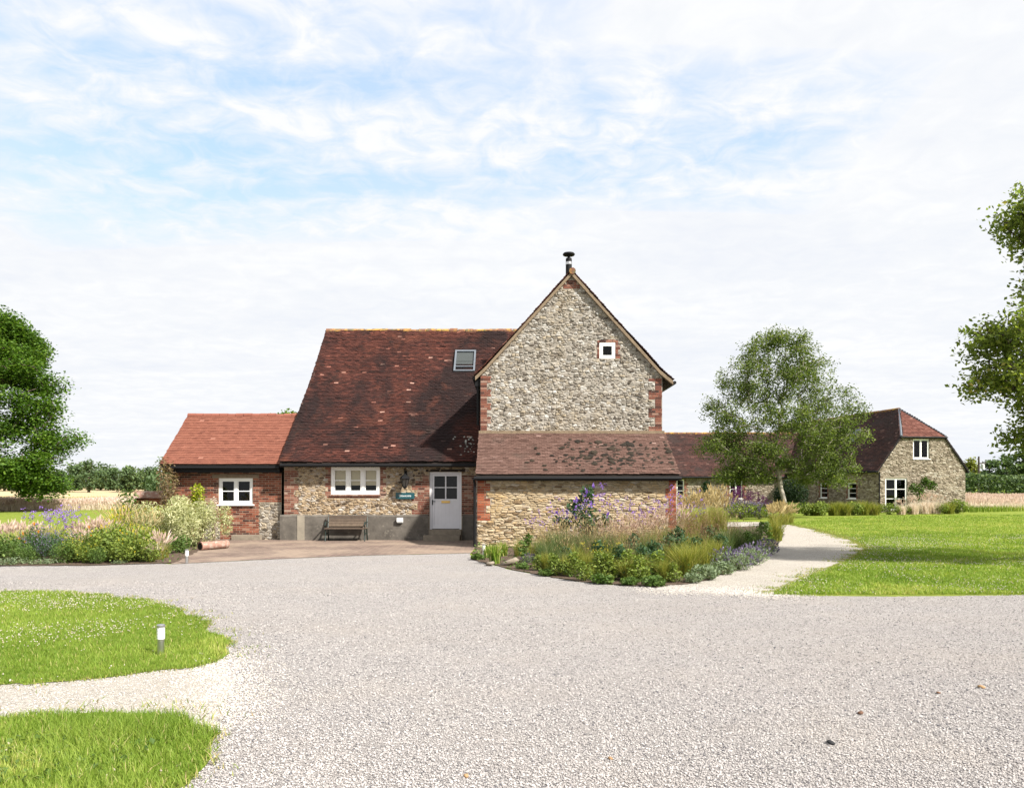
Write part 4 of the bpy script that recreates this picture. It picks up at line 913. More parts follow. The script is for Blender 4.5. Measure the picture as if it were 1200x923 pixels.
for s in (w1, w2): jb += toothed(s[0], -1, s[1], s[3], .35, .2, .25) + toothed(s[2], 1, s[1], s[3], .35, .2, .25)
rubble(g, FW, [(12, 0), (24.8, 0), (24.8, 2.68), (12, 2.68)], [w1, w2] + jb, .3, .16, 1, (.015, .05), .014, 2, 84, .1, 1); bricks(g, FW, jb, [w1, w2], m=3, seed=85)
FR = frame(C0 + b_ * Wb, a_); g.ngon([FR(0, 0), FR(Lb, 0), FR(Lb, 3.1), FR(0, 3.1)])
obj('wall', g, ['mortar_barn', 'dark', 'barn_stone', 'brick'], barn)
window(barn, FB, fwn, 2, 3, .07, -.05, False, bar=.04); window(barn, FB, uwn, 2, 1, .07, -.05, True)
window(barn, FS, s1, 1, 3, .055, -.05, True, bar=.03); window(barn, FS, s2, 1, 3, .055, -.05, True, bar=.03)
window(barn, FW, w1, 1, 3, .055, -.05, True, bar=.03); window(barn, FW, w2, 2, 2, .06, -.05, True, bar=.04)
RZ, HZ, HR = 7.75, 5.5, 2.6
BP = [(0, 2.98), (Wb / 2 + .18, RZ)]
hipcut = lambda z: Lb + .12 - np.clip((z - HZ) / (RZ - HZ), 0, 1) * (HR + .12)
o1 = C0 + a_ * Lb - b_ * .18; o2 = C0 + b_ * (Wb + .18)
g = G(); tiles(g, o1, -a_, b_, BP, lambda z: 0, hipcut, .15, .25, 0, 108); tiles(g, o2, a_, -b_, BP, lambda z: Lb - hipcut(z), lambda z: Lb, .15, .25, 0, 109)
def roofplane(g, O, U, D, pr, l, r, t=.08, m=1):
    k = 24; zz = np.linspace(pr[0][1], pr[-1][1], k); hh = np.interp(zz, [p[1] for p in pr], [p[0] for p in pr])
    for i in range(k - 1): 
        q = [(l(zz[i]), hh[i], zz[i]), (r(zz[i]), hh[i], zz[i]), (r(zz[i + 1]), hh[i + 1], zz[i + 1]), (l(zz[i + 1]), hh[i + 1], zz[i + 1])]
        P = [np.array(O) + np.array(U) * a + np.array(D) * b + np.array([0, 0, c]) for a, b, c in q]; P2 = [p - np.array([0, 0, t]) for p in P]
        g.hexa(P2 + P, .3, m)
roofplane(g, o1, -a_, b_, BP, lambda z: 0, hipcut); roofplane(g, o2, a_, -b_, BP, lambda z: Lb - hipcut(z), lambda z: Lb)
WP = [(0, 2.72), (3.6, 6.72)]
tiles(g, (0, 69.7, 0), (1, 0, 0), (0, 1, 0), WP, lambda z: 5.5, lambda z: 25 + (z - 2.7) * .55, .16, .27, 0, 110); slab(g, (0, 69.7, 0), (1, 0, 0), (0, 1, 0), WP, 5.5, 27.5, .08, 1)
slab(g, (0, 76.9, 0), (-1, 0, 0), (0, -1, 0), WP, -27.5, -5.5, .08, 0)
br = obj('roof', g, ['tile_barn', 'oakdark'], barn)
hw0, hw1 = 1.70, Wb - 1.70; HP = [(-.14, HZ - .06), (HR, RZ)]
hl = lambda z: hw0 + np.clip((z - HZ) / (RZ - HZ), 0, 1) * (Wb / 2 - hw0); hr = lambda z: hw1 - np.clip((z - HZ) / (RZ - HZ), 0, 1) * (hw1 - Wb / 2)
g = G(); tiles(g, C0, b_, a_, HP, hl, hr, .15, .25, 0, 111); roofplane(g, C0, b_, a_, HP, hl, hr); obj('hip_roof', g, ['tile_hip', 'oakdark'], barn)
apx = C0 + b_ * Wb / 2 + a_ * HR + np.array([0, 0, RZ]); g = G()
ridge(g, apx, apx + a_ * (Lb - HR), .12, .4); obj('ridge_tiles', g, 'ridge', br, smooth=True); g = G(); g.tube([apx, C0 + b_ * hw0 - a_ * .14 + np.array([0, 0, HZ])], .09, 8, .5); g.tube([apx, C0 + b_ * hw1 - a_ * .14 + np.array([0, 0, HZ])], .09, 8, .5); obj('hip_capping', g, 'lead', br, smooth=True); g = G()
ridge(g, (5.5, 73.3, 6.72), (26.5, 73.3, 6.72), .13, .4); obj('ridge_tiles', g, 'ridge', br, smooth=True)
g = G(); lo, hi = o1 + np.array([0, 0, 2.93]) - b_ * .05, o1 - a_ * Lb + np.array([0, 0, 2.93]) - b_ * .05; g.tube([lo, hi - a_ * .1], .07, 8); g.tube([(5.5, 69.62, 2.66), (24.5, 69.62, 2.66)], .07, 8)
ro = o2 + np.array([0, 0, 2.93]) + b_ * .05; g.tube([ro - a_ * .1, ro + a_ * Lb], .07, 8)
for s, e0, e1 in ((0, (-.18, 2.93), (1.72, 5.47)), (1, (Wb + .18, 2.93), (Wb - 1.72, 5.47))): g.tube([FB(e0[0], e0[1], .07), FB(e1[0], e1[1], .07)], .06, 8)
g.tube([FB(hw0 - .1, HZ - .05, .17), FB(hw1 + .1, HZ - .05, .17)], .05, 8); g.tube([FB(.0, 2.9, .06), FB(.0, .05, .06)], .05, 8); obj('gutter', g, 'black', barn)
# roof light on the barn's left slope
t = .80; zc = 5.6; pc = lambda u, s: o1 - a_ * u + b_ * ((s - 2.98) / (RZ - 2.98) * (Wb / 2 + .18)) + np.array([0, 0, s]); nn = np.cross(-a_, (b_ * (Wb / 2 + .18) + np.array([0, 0, RZ - 2.98]))); nn /= np.linalg.norm(nn)
def skl(u0, u1, s0, s1):
    g = G(); g.hexa([pc(u0, s0), pc(u1, s0), pc(u1, s1), pc(u0, s1)] + [p + nn * .1 for p in (pc(u0, s0), pc(u1, s0), pc(u1, s1), pc(u0, s1))])
    o = obj('skylight', g, 'lead', barn); g = G(); q = [(u0 + .1, s0 + .1), (u1 - .1, s0 + .1), (u1 - .1, s1 - .1), (u0 + .1, s1 - .1)]; g.ngon([pc(*k) + nn * .104 for k in q]); obj('pane', g, 'lamp_glass', o)
skl(13.6, 14.6, 5.4, 6.4)

# ------------------------------------------------------------------ SMALL THINGS
# bench
bx0, bx1 = xat(382, 27.1), xat(430.5, 27.1); bc = ((bx0 + bx1) / 2, 27.05, .012); bench = thing('garden_bench', 'weathered slatted wooden bench with dark iron ends under the three-light window', 'bench', bc)
g = G()
for k in range(4): g.box((bx0 + .02, 26.76 + k * .11, .42), (bx1 - .02, 26.76 + k * .11 + .10, .46), .3 + .2 * k)
obj('seat', g, 'benchwood', bench); g = G()
for k in range(4):
    z = .50 + k * .092; y = 27.22 + k * .022; g.hexa([(bx0 + .02, y, z), (bx1 - .02, y, z), (bx1 - .02, y + .025, z), (bx0 + .02, y + .025, z), (bx0 + .02, y + .018, z + .082), (bx1 - .02, y + .018, z + .082), (bx1 - .02, y + .043, z + .082), (bx0 + .02, y + .043, z + .082)], .9 - .2 * k)
obj('backrest', g, 'benchwood', bench)
for x in (bx0 + .04, bx1 - .04):
    g = G(); w = .025
    g.tube([(x, 26.80, .012), (x, 26.84, .2), (x, 26.82, .42)], w, 6); g.tube([(x, 27.36, .012), (x, 27.25, .22), (x, 27.2, .42), (x, 27.25, .6), (x, 27.33, .87)], w, 6)
    g.tube([(x, 26.8, .42), (x, 27.2, .42)], w, 6); g.tube([(x, 26.84, .42), (x, 26.78, .55), (x, 26.85, .64), (x, 27.25, .64)], w, 6)
    g.tube([(x, 26.84, .2), (x, 27.05, .28), (x, 27.25, .22)], w * .7, 6); obj('leg', g, 'iron', bench)
# lantern
lx, lz = xat(475.5, YF), zat(563, YF); ly = YF - .26; lan = thing('wall_lantern', 'black metal lantern on a wall bracket above the teal house sign', 'lantern', (lx, YF, lz))
g = G(); g.box((lx - .05, YF - .05, lz - .02), (lx + .05, YF - .003, lz + .34)); g.tube([(lx, YF - .04, lz + .28), (lx - .02, YF - .14, lz + .40), (lx, ly, lz + .34), (lx, ly, lz + .24)], .014, 8); g.tube([(lx, YF - .04, lz), (lx, YF - .14, lz - .06), (lx, ly, lz - .2)], .011, 8); obj('bracket', g, 'black', lan)
g = G(); g.lathe((lx, ly, lz), [(.165, .05), (.175, .07), (.13, .14), (.06, .20), (.02, .23), (.03, .26), (.005, .3)], 6); obj('lantern_roof', g, 'black', lan)
g = G(); g.lathe((lx, ly, lz), [(.075, -.2), (.14, .05)], 6); obj('lantern_glass', g, 'lamp_glass', lan)
g = G(); g.lathe((lx, ly, lz), [(.02, -.28), (.08, -.23), (.085, -.2), (.03, -.198)], 6)
for k in range(6):
    t = k * PI / 3; g.tube([(lx + .078 * math.cos(t), ly + .078 * math.sin(t), lz - .2), (lx + .143 * math.cos(t), ly + .143 * math.sin(t), lz + .05)], .009, 5)
obj('lantern_frame', g, 'black', lan)
# sign
s0, s1 = xat(464, YF), xat(486, YF); zs0, zs1 = zat(584.3, YF), zat(577, YF)
sg = thing('house_sign', 'dark teal house name board with white lettering left of the door', 'sign', ((s0 + s1) / 2, YF, zs0))
g = G(); g.box((s0, YF - .065, zs0), (s1, YF - .03, zs1)); g.box((s0 + .1, YF - .03, zs0 + .05), (s0 + .14, YF, zs1 - .05)); g.box((s1 - .14, YF - .03, zs0 + .05), (s1 - .1, YF, zs1 - .05)); obj('board', g, 'teal', sg)
tc = bpy.data.curves.new('lettering', 'FONT'); tc.body = 'Dovecote'; tc.size = .105; tc.align_x = 'CENTER'; tc.align_y = 'CENTER'; tc.extrude = .001; tc.materials.append(MT['letter'])
to = bpy.data.objects.new('lettering', tc); COL.objects.link(to); bpy.context.view_layer.update(); me = bpy.data.meshes.new_from_object(to); bpy.data.objects.remove(to); to = bpy.data.objects.new('lettering', me); COL.objects.link(to)
to.parent = sg; to.location = (0, -.067, (zs1 - zs0) / 2); to.rotation_euler = (PI / 2, 0, 0)
# little box on the plinth
ux0, ux1 = xat(466, YF), xat(472.7, YF); uz0, uz1 = zat(612, YF), zat(606.6, YF); ub_ = thing('socket_box', 'small pale grey outdoor box fixed to the plinth below the sign', 'box', ((ux0 + ux1) / 2, YF - .07, uz0))
g = G(); g.box((ux0, YF - .15, uz0), (ux1, YF - .071, uz1)); obj('housing', g, 'grey_box', ub_); g = G(); g.box((ux0 - .008, YF - .165, uz0 + .03), (ux1 + .008, YF - .151, uz1 + .008)); obj('cover', g, 'opal', ub_)
# bollards
def bollard():
    o = thing('bollard_light', 'x', 'bollard light', (0, 0, 0), 'low bollard lights along the drive')
    g = G(); g.lathe((0, 0, 0), [(.037, 0), (.037, .175)], 20); obj('post', g, 'steel', o, smooth=False)
    g = G(); g.lathe((0, 0, .175), [(.041, 0), (.041, .125)], 20); 
    obj('diffuser', g, 'opal', o)
    g = G(); g.lathe((0, 0, .302), [(.045, 0), (.045, .022), (.036, .03)], 20); obj('cap', g, 'steel', o)
    g = G(); [g.lathe((0, 0, .175 + k * .031), [(.0425, .0), (.0425, .004)], 20) for k in range(1, 4)]; obj('louvre', g, 'grey_box', o)
    return o
b0 = bollard(); X_, Y_ = gp(188.5, 768); b0.location = (X_, Y_, .012); b0['label'] = 'steel bollard light with white top standing in the clover lawn'
X_, Y_ = gp(219, 660); dup(b0, (X_, Y_, .012), 0, 'small white topped bollard light at left corner of the brick paving')
X_, Y_ = gp(567, 653); dup(b0, (X_, Y_, .02), 0, 'white topped bollard light among leaves at left tip of centre bed')
# clay pipe
p0 = np.array([*gp(235, 645), .13]); p1 = np.array([p0[0] + .50, p0[1] + .75, .14]); p0 = p0 - (p1 - p0) * .02
pp = thing('clay_pipe', 'ringed pinkish terracotta cylinder lying beside the silvery shrub', 'clay pipe', (p0[0], p0[1], .02)); d = (p1 - p0)
g = G(); g.tube([p0 + d * t for t in (0, .06, .061, .45, .46, .5, .51, .9, .901, 1)], [.135, .135, .12, .115, .125, .125, .115, .112, .12, .12], 16, .6); obj('barrel', g, 'terracotta', pp, smooth=False)
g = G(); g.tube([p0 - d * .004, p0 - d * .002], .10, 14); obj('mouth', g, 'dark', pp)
# slab by annexe
g = G(); x0, x1 = xat(272, 27.5), xat(305, 27.5); g.box((x0, 27.42, .012), (x1, 27.69, .19)); tag(obj('stone_slab', g, 'slab', loc=((x0 + x1) / 2, 27.55, .012)), 'long low stone block against the annexe wall under its window', 'stone slab')
X_, Y_ = gp(597, 663)
for k, (dx, s, lab) in enumerate(((0, .24, 'flat pale stone half hidden at the front of the centre bed'), (-.45, .13, 'small pale stone at the left edge of the centre bed'))):
    g = G(); stones_mesh(g, np.array([X_ + dx]), np.array([Y_ + .05]), np.array([s]), np.random.default_rng(90 + k), .02, squash=.35); tag(obj('edging_stone', g, 'slab', loc=(X_ + dx, Y_ + .05, .02), smooth=True), lab, 'stone')
# garden wall
gw = thing('garden_wall', 'low brick garden wall with terracotta coping behind the yellow flowers', 'wall', (-14.4, 31.5, 0)); Fw = frame((0, 31.5, 0), (1, 0, 0)); gx0, gx1 = xat(158, 31.5), xat(200, 31.5)
g = G(); g.box((gx0, 31.52, 0), (gx1, 31.74, 1.4)); bricks(g, Fw, [(gx0, .02, gx1, 1.4)], m=1, seed=95, d=.012); obj('brickwork', g, ['mortar', 'brick_orange'], gw)
g = G(); g.hexa([(gx0 - .05, 31.42, 1.4), (gx1, 31.42, 1.4), (gx1, 31.84, 1.4), (gx0 - .05, 31.84, 1.4), (gx0 - .05, 31.55, 1.68), (gx1, 31.55, 1.68), (gx1, 31.7, 1.68), (gx0 - .05, 31.7, 1.68)]); obj('coping', g, 'terracotta', gw)
# power pole
X_ = xat(1147, 118); zt = terrain(X_, 118); pl_ = thing('power_pole', 'wooden electricity pole with crossarm in front of the right hedge', 'power pole', (X_, 118, float(zt)))
g = G(); g.tube([(X_, 118, zt), (X_, 118, zt + 6.1)], [.17, .12], 8); obj('pole', g, 'pole', pl_)
g = G(); g.box((X_ - .1, 117.8, zt + 5.0), (X_ + .95, 117.9, zt + 5.15)); [g.tube([(X_ + k, 117.85, zt + 5.15), (X_ + k, 117.85, zt + 5.4)], .05, 6) for k in (0, .45, .9)]; obj('crossarm', g, 'pole', pl_)
g = G(); g.lathe((X_ + .5, 117.85, zt + 4.2), [(.25, 0), (.25, .7), (.1, .8)], 10); obj('transformer', g, 'grey_box', pl_)

# ================================================================== TREES
def tr(h, n=7, lean=(0, 0), wob=.1, seed=1):
    rg = np.random.default_rng(seed); return [(lean[0] * t * h + (rg.normal() * wob if i else 0), lean[1] * t * h + (rg.normal() * wob if i else 0), h * t) for i, t in enumerate(np.linspace(0, 1, n))]
bx_, by_ = gp(914, 607)
tree('birch_tree', 'slender pale-barked birch with airy green crown beside the cream path', (bx_, by_, 0), tr(6.2, 8, (-.01, 0), .10, 3),
     [(-.3, 0, 10.6, 1.0, 1.1, 1.0, 60), (.9, 0, 10.1, 1.1, 1.1, 1.0, 55), (-1.4, 0, 9.5, 1.3, 1.5, 1.2, 80), (1.6, .2, 8.8, 1.6, 1.7, 1.4, 100), (-2.0, -.3, 7.9, 1.6, 1.8, 1.4, 95), (.1, -.8, 8.4, 1.6, 1.4, 1.5, 90), (2.7, .2, 6.9, 1.6, 2.0, 1.4, 100), (-2.9, 0, 6.0, 1.5, 2.2, 1.2, 95), (-.6, -1, 6.3, 1.8, 1.6, 1.4, 90), (1.0, -1, 5.6, 1.8, 1.8, 1.2, 80), (-3.4, .3, 4.4, 1.5, 2.2, 1.0, 95), (3.6, -.2, 5.0, 1.4, 2.2, 1.1, 95), (-1.2, -.8, 4.3, 1.6, 1.8, 1.0, 80), (-2.3, -.3, 3.1, 1.6, 1.8, .75, 65), (3.0, 0, 3.4, 1.8, 2.0, .9, 80), (4.5, 0, 6.3, .7, .6, .6, 18), (4.2, 0, 7.3, .4, .4, .5, 8), (-4.2, 0, 6.6, .6, .6, .6, 14), (-3.2, 0, 8.2, .6, .6, .7, 14), (2.0, -.3, 4.4, 1.4, 1.6, .8, 50), (-3.0, 0, 2.6, 1.2, 1.6, .5, 45), (-1.4, .4, 2.6, 1.2, 1.4, .45, 36), (1.6, .4, 2.7, 1.2, 1.4, .45, 36), (3.4, 0, 2.5, 1.2, 1.4, .5, 40), (.2, .2, 3.3, 1.5, 1.5, .5, 40)],
     'l_birch', .125, 38, .20, 'bark_birch', .135, 201, .007, .45, .2, .5, tmin=.30, up=.25)
ox, oy = xat(-45, 60), 60.0
tree('oak_tree', 'big dense dark green oak at the left edge of the field', (ox, oy, 0), tr(11, 8, (0, 0), .3, 4),
     [(1.2, 0, 14.3, 2.6, 3, 1.2, 50), (2.4, -1.5, 13.0, 2.0, 2, .8, 36), (-3.5, 0, 12.5, 3, 4, 1.5, 30), (4.2, -.5, 11.7, 2.0, 2.2, .8, 40), (1.5, -3, 11.7, 3.2, 2, 1.1, 60), (4.4, -1.5, 10.4, 2.6, 2.4, .8, 56), (5.6, .5, 9.6, 1.9, 2.2, .9, 44), (0, -4.5, 9.5, 3.4, 2, 1.0, 56), (4.0, -3, 8.4, 2.4, 2, .8, 50), (6.3, -1, 7.6, 2.0, 2.4, .9, 50), (-5, 0, 8, 3, 4, 2.5, 30), (1.5, -4.5, 7.1, 3.0, 2, .9, 50), (5.0, -2, 6.3, 2.4, 2.4, .8, 50), (7.6, -.5, 5.4, 1.9, 2.4, .9, 46), (3.2, -4, 5.0, 2.8, 2.4, .9, 50), (-1, -5, 4.6, 2.6, 2.4, 1.2, 40), (6.6, -1.5, 3.8, 2.0, 2.2, .8, 40), (4.6, -1, 2.5, 1.5, 2, .6, 22), (6.6, -1.5, 1.6, 1.1, 1, .45, 14)] + [(math.cos(a) * rr - .1, math.sin(a) * rr, z, 1.3, 1.3, .6, 17) for a, z, rr in [(k * 2.399, z, max(.3, 8.2 * math.sqrt(max(0, 1 - ((z - 4.6) / 10.9) ** 2)) - 1.1)) for k, z in [(k, 2.0 + 12.3 * ((k * .618) % 1)) for k in range(80)]]] + [(.5, 0, 9, 4, 4, 4, 70), (1, 0, 5, 4.5, 4, 2.5, 60)],
     'l_oak', .23, 74, .44, 'bark', .55, 202, .03, .9, 0, .4, tmin=.2, up=1.0)
tree('lime_tree', 'leafy tree overhanging from the right edge with drooping lower branches', (15.15, 18.2, 0), tr(9.5, 8, (0, 0), .15, 5),
     [(-3.1, 0, 8.25, .75, 1.3, .6, 60), (-2.6, 0, 7.5, .9, 1.4, .6, 60), (-3.5, .1, 7.9, .35, .5, .5, 16), (-2.7, 0, 6.6, .85, 1.5, .5, 50), (-3.1, 0, 5.5, 1.3, 1.8, .55, 90), (-4.2, .1, 5.2, .5, .8, .4, 30), (-2.7, 0, 4.6, 1.5, 2.0, .55, 100), (-4.0, 0, 4.3, .7, 1.0, .4, 40), (-2.2, 0, 3.6, 1.3, 1.8, .55, 80), (-3.1, .2, 3.0, .8, 1.0, .4, 36), (-1.6, 0, 2.8, 1.0, 1.4, .4, 40), (-2.5, .2, 3.9, 1.1, 1.4, .5, 40), (-2.2, -.2, 5.0, 1.2, 1.4, .5, 40), (-1.9, 0, 5.9, 1.2, 1.6, .5, 50), (-.9, 0, 8.9, 1.7, 2, 1.2, 70), (0, 0, 10, 1.6, 1.6, 1.2, 50), (-.8, 0, 6.4, 1.5, 2.2, 1.2, 80), (1.8, 0, 5, 2.4, 2.8, 2.2, 100), (1.2, 0, 7.6, 2.2, 2.4, 1.6, 80), (-.8, -.5, 4.4, 1.2, 2, 1.0, 60)],
     'l_lime', .115, 36, .2, 'bark', .2, 203, .009, .4, .06, .5, tmin=.22, up=.35)
tree('field_tree', 'round green treetop showing above the house roofs', (xat(339, 62), 62, 0), tr(5.5, 5, (0, 0), .1, 6), [(0, 0, 6.2, 1.3, 1.6, 1.6, 46), (-.5, 0, 5, 1.6, 1.6, 1.2, 30)], 'l_oak', .26, 150, .3, 'bark', .2, 204, .02, .8, 0, .5)
# far trees on the left skyline
spec = [(72, 551, 12, 150), (88, 545, 10, 165), (104, 535, 8, 150), (118, 551, 12, 170), (133, 547, 12, 165), (150, 543, 12, 150), (166, 554, 9, 175), (176, 547, 13, 160), (190, 552, 14, 170), (208, 549, 14, 175), (55, 548, 14, 160), (30, 546, 14, 165), (5, 549, 14, 160)]
poss = ['oak shadow', 'left']
for k, (px, py, hw, Yt) in enumerate(spec):
    zt = float(terrain(0, Yt)); X_ = xat(px, Yt); H = zat(py, Yt) - zt; w = hw * Yt / F_PX; rg = np.random.default_rng(300 + k)
    lb = {2: 'tall thin open-crowned far tree just right of the oak', 5: 'round headed far tree highest on the left skyline', 7: 'bronze topped far tree just left of the annexe shrubs'}.get(k, 'dark green far tree in the row along the left skyline')
    lob = [(0, 0, H * .22, w * 1.1, w, H * .2, 18), (rg.normal() * w * .3, 0, H * .55, w * .9, w, H * .35, 26), (w * .45, 0, H * .4, w * .6, w, H * .3, 16), (-w * .45, 0, H * .42, w * .6, w, H * .3, 16), (0, 0, H * .82, w * .5, w * .5, H * .17, 12)]
    tree('field_tree', lb, (X_, Yt, zt), tr(H * .7, 5, (0, 0), .1, k), lob, 'l_far', .55, 26 if k != 2 else 10, .42, 'bark', .25, 310 + k, .04, 1.2, 0, .5, 'far trees on the left skyline')
def hedge(name, label, x0, x1, y0, y1, H, n, leaf, size, seed, cat='hedge', wob=.2):
    rg = np.random.default_rng(seed); x = rg.uniform(x0, x1, n); y = rg.uniform(y0, y1, n); top = H * (1 + wob * np.sin(x * .35 + seed) * .5 + wob * np.sin(x * .9) * .3 + wob * .3 * np.sin(x * 2.1))
    z = top * rg.random(n) ** .55; z0 = terrain(x, y); root = thing(name, label, cat, ((x0 + x1) / 2, (y0 + y1) / 2, float(terrain(0, (y0 + y1) / 2))))
    g = G(); leaves(g, np.stack([x, y, z + z0], 1), size * rg.uniform(.6, 1.3, n), .5, .7, None, 0, rg); obj('foliage', g, leaf, root)
    g = G()
    for xx in np.arange(x0 + .5, x1, max(1.0, (x1 - x0) / 25)): g.tube([(xx, (y0 + y1) / 2, float(terrain(0, y0))), (xx + rg.normal() * .1, (y0 + y1) / 2, float(terrain(0, y0)) + H * .7)], [.06, .02], 5)
    obj('stem', g, 'bark', root)['kind'] = 'stuff'; return root
hedge('hedgerow', 'dark hedgerow along the far side of the ripe field', -150, -62, 186, 192, 4.2, 16000, 'l_far', .6, 401, wob=.8)
hedge('hedgerow', 'clipped green hedge behind the right meadow', 54, 100, 108, 111, 3.4, 12000, 'l_far', .4, 402, wob=.08)
for k, (px, py, hw, Yt, lf, lab) in enumerate([(1139, 536, 9, 150, 'l_far_y', 'yellow green far tree beside the barn eave'), (1160, 537, 15, 140, 'l_far', 'dark far tree behind the power pole'), (1180, 531, 14, 135, 'l_far', 'tall dark far tree right of the power pole'), (1200, 524, 16, 125, 'l_far', 'dark bushy far tree at the right edge under the overhanging branches'), (1128, 547, 10, 145, 'l_far', 'dark far tree low against the barn corner'), (1222, 522, 16, 125, 'l_far', 'dark far tree beyond the right edge')]):
    zt = float(terrain(0, Yt)); X_ = xat(px, Yt); H = zat(py, Yt) - zt; w = hw * Yt / F_PX
    tree('field_tree', lab, (X_, Yt, zt), tr(H * .7, 5, (0, 0), .1, k), [(0, 0, H * .5, w, w, H * .42, 50), (w * .5, 0, H * .35, w * .8, w, H * .3, 26), (-w * .5, 0, H * .35, w * .8, w, H * .3, 26), (0, 0, H * .85, w * .5, w * .5, H * .14, 12)], lf, .55, 26, .42, 'bark', .3, 330 + k, .04, 1.2, 0, .5, 'far trees on the right skyline')

# ================================================================== PLANTS
def shrub(name, label, loc, lobes, leaf, size, n, stems=7, group=None, seed=1, flower=None, nf=0, fs=.03, cat='shrub', up=.4, asp=.5, stem_mat='stem'):
    rg = np.random.default_rng(seed); root = thing(name, label, cat, (0, 0, 0), group); tot = sum(l[6] for l in lobes)
    pts = lobes_points([l[:6] + (max(1, int(n * l[6] / tot)),) for l in lobes], rg, .4); pts[:, 2] = np.maximum(pts[:, 2], .02)
    g = G(); cl = .5 + .5 * np.sin(pts[:, 0] * 9 + 2) * np.sin(pts[:, 1] * 9) * np.sin(pts[:, 2] * 8 + 1)
    leaves(g, pts, size * rg.uniform(.6, 1.4, len(pts)), up, asp, np.clip(.55 * cl + .45 * rg.random(len(pts)), 0, 1), 0, rg); obj('foliage', g, leaf, root)
    g = G(); tips = lobes_points([l[:6] + (max(1, int(stems * l[6] / tot)),) for l in lobes], rg, .8)
    for t in tips: b = rg.normal(0, .05, 2); g.tube([(b[0], b[1], 0), (t[0] * .4, t[1] * .4, t[2] * .5), tuple(t)], [.014, .009, .003], 4, rg.random(), 0, False)
    obj('stem', g, stem_mat, root)
    if flower:
        p = lobes_points([l[:6] + (max(1, int(nf * l[6] / tot)),) for l in lobes], rg, .12); p[:, 2] = np.abs(p[:, 2]) + .03; g = G(); d = p - np.array([0, 0, 0.1]); d[:, 2] += .4; d /= np.linalg.norm(d, axis=1)[:, None]
        spindles(g, p, d, fs * 2.6, fs * .55, None, 0, rg); leaves(g, np.repeat(p, 3, 0) + np.repeat(d, 3, 0) * rg.random((3 * len(p), 1)) * fs * 2 + rg.normal(0, fs * .3, (3 * len(p), 3)), fs, 0, .8, None, 0, rg); obj('flower_heads', g, flower, root)['kind'] = 'stuff'
    root.location = loc; return root
def grass(name, label, loc, n, h, rad, lean, blade='g_green', head=None, nh=0, hl=.14, hw=.012, group=None, seed=1, w=.008, haze=0, cat='ornamental grass', hh=1.1):
    rg = np.random.default_rng(seed); root = thing(name, label, cat, (0, 0, 0), group); g = G(); az = rg.uniform(0, 2 * PI, n)
    H = h * rg.uniform(.55, 1.0, n) * .9; blades(g, disc_pts(n, rad, rg), H, H * rg.uniform(.15, 1, n) * lean, w, az, 4, None, 0, 1.8, rg); obj('foliage', g, blade, root)
    if head:
        g = G(); H = h * hh * rg.uniform(.7, 1.05, nh); tip, dr = blades(g, disc_pts(nh, rad * .7, rg), H, H * rg.uniform(.1, .8, nh) * lean, .004, None, 4, None, 0, 1.8, rg)
        if haze:
            k = haze; p = np.repeat(tip, k, 0) + rg.normal(size=(nh * k, 3)) * np.array([.05, .05, .11]) * hl / .14; leaves(g, p, .022 * rg.uniform(.6, 1.4, len(p)), .1, .35, None, 0, rg)
        else: spindles(g, tip - dr * hl * .3, dr, hl * rg.uniform(.7, 1.2, nh), hw, None, 0, rg)
        obj('seed_heads', g, head, root)
    root.location = loc; return root
def verbena(label, loc, n, h, rad, group=None, seed=1, flower='f_purple', fs=.045, name='verbena_plant', leafn=60):
    rg = np.random.default_rng(seed); root = thing(name, label, 'flowering plant', (0, 0, 0), group); g = G(); H = h * rg.uniform(.6, 1.0, n)
    tip, dr = blades(g, disc_pts(n, rad * .35, rg), H, H * rg.uniform(0, .45, n), .007, None, 4, None, 0, 1.3, rg)
    m = n * 2; k = rg.integers(0, n, m); t2, _ = blades(g, tip[k] - dr[k] * .25 * h * rg.random((m, 1)), .16 * h, .12 * h * rg.random(m), .004, None, 2, None, 0, 1.2, rg)
    c = disc_pts(leafn, rad * .6, rg); c[:, 2] = rg.uniform(.05, .5, leafn) * h; leaves(g, c, .1, .2, .25, None, 0, rg); obj('stem', g, 'stem', root)
    g = G(); tt = np.concatenate([tip, t2]); q = np.repeat(tt, 7, 0) + rg.normal(size=(len(tt) * 7, 3)) * fs * .45; leaves(g, q, fs * .7, .4, .9, None, 0, rg); obj('flower_heads', g, flower, root)['kind'] = 'stuff'
    root.location = loc; return root
PL = []
def put(proto, lst, labels=None):
    """first place is the plant itself, the rest are copies"""
    for i, (px, py, s) in enumerate(lst):
        X_, Y_ = gp(px, py); rz = random.uniform(0, 6.28)
        if i == 0: proto.location = (X_, Y_, .02); proto.rotation_euler = (0, 0, rz); proto.scale = (s,) * 3; o = proto
        else: o = dup(proto, (X_, Y_, .02), rz, None, None, s * random.uniform(.93, 1.07))
        if labels and i < len(labels): o['label'] = labels[i]

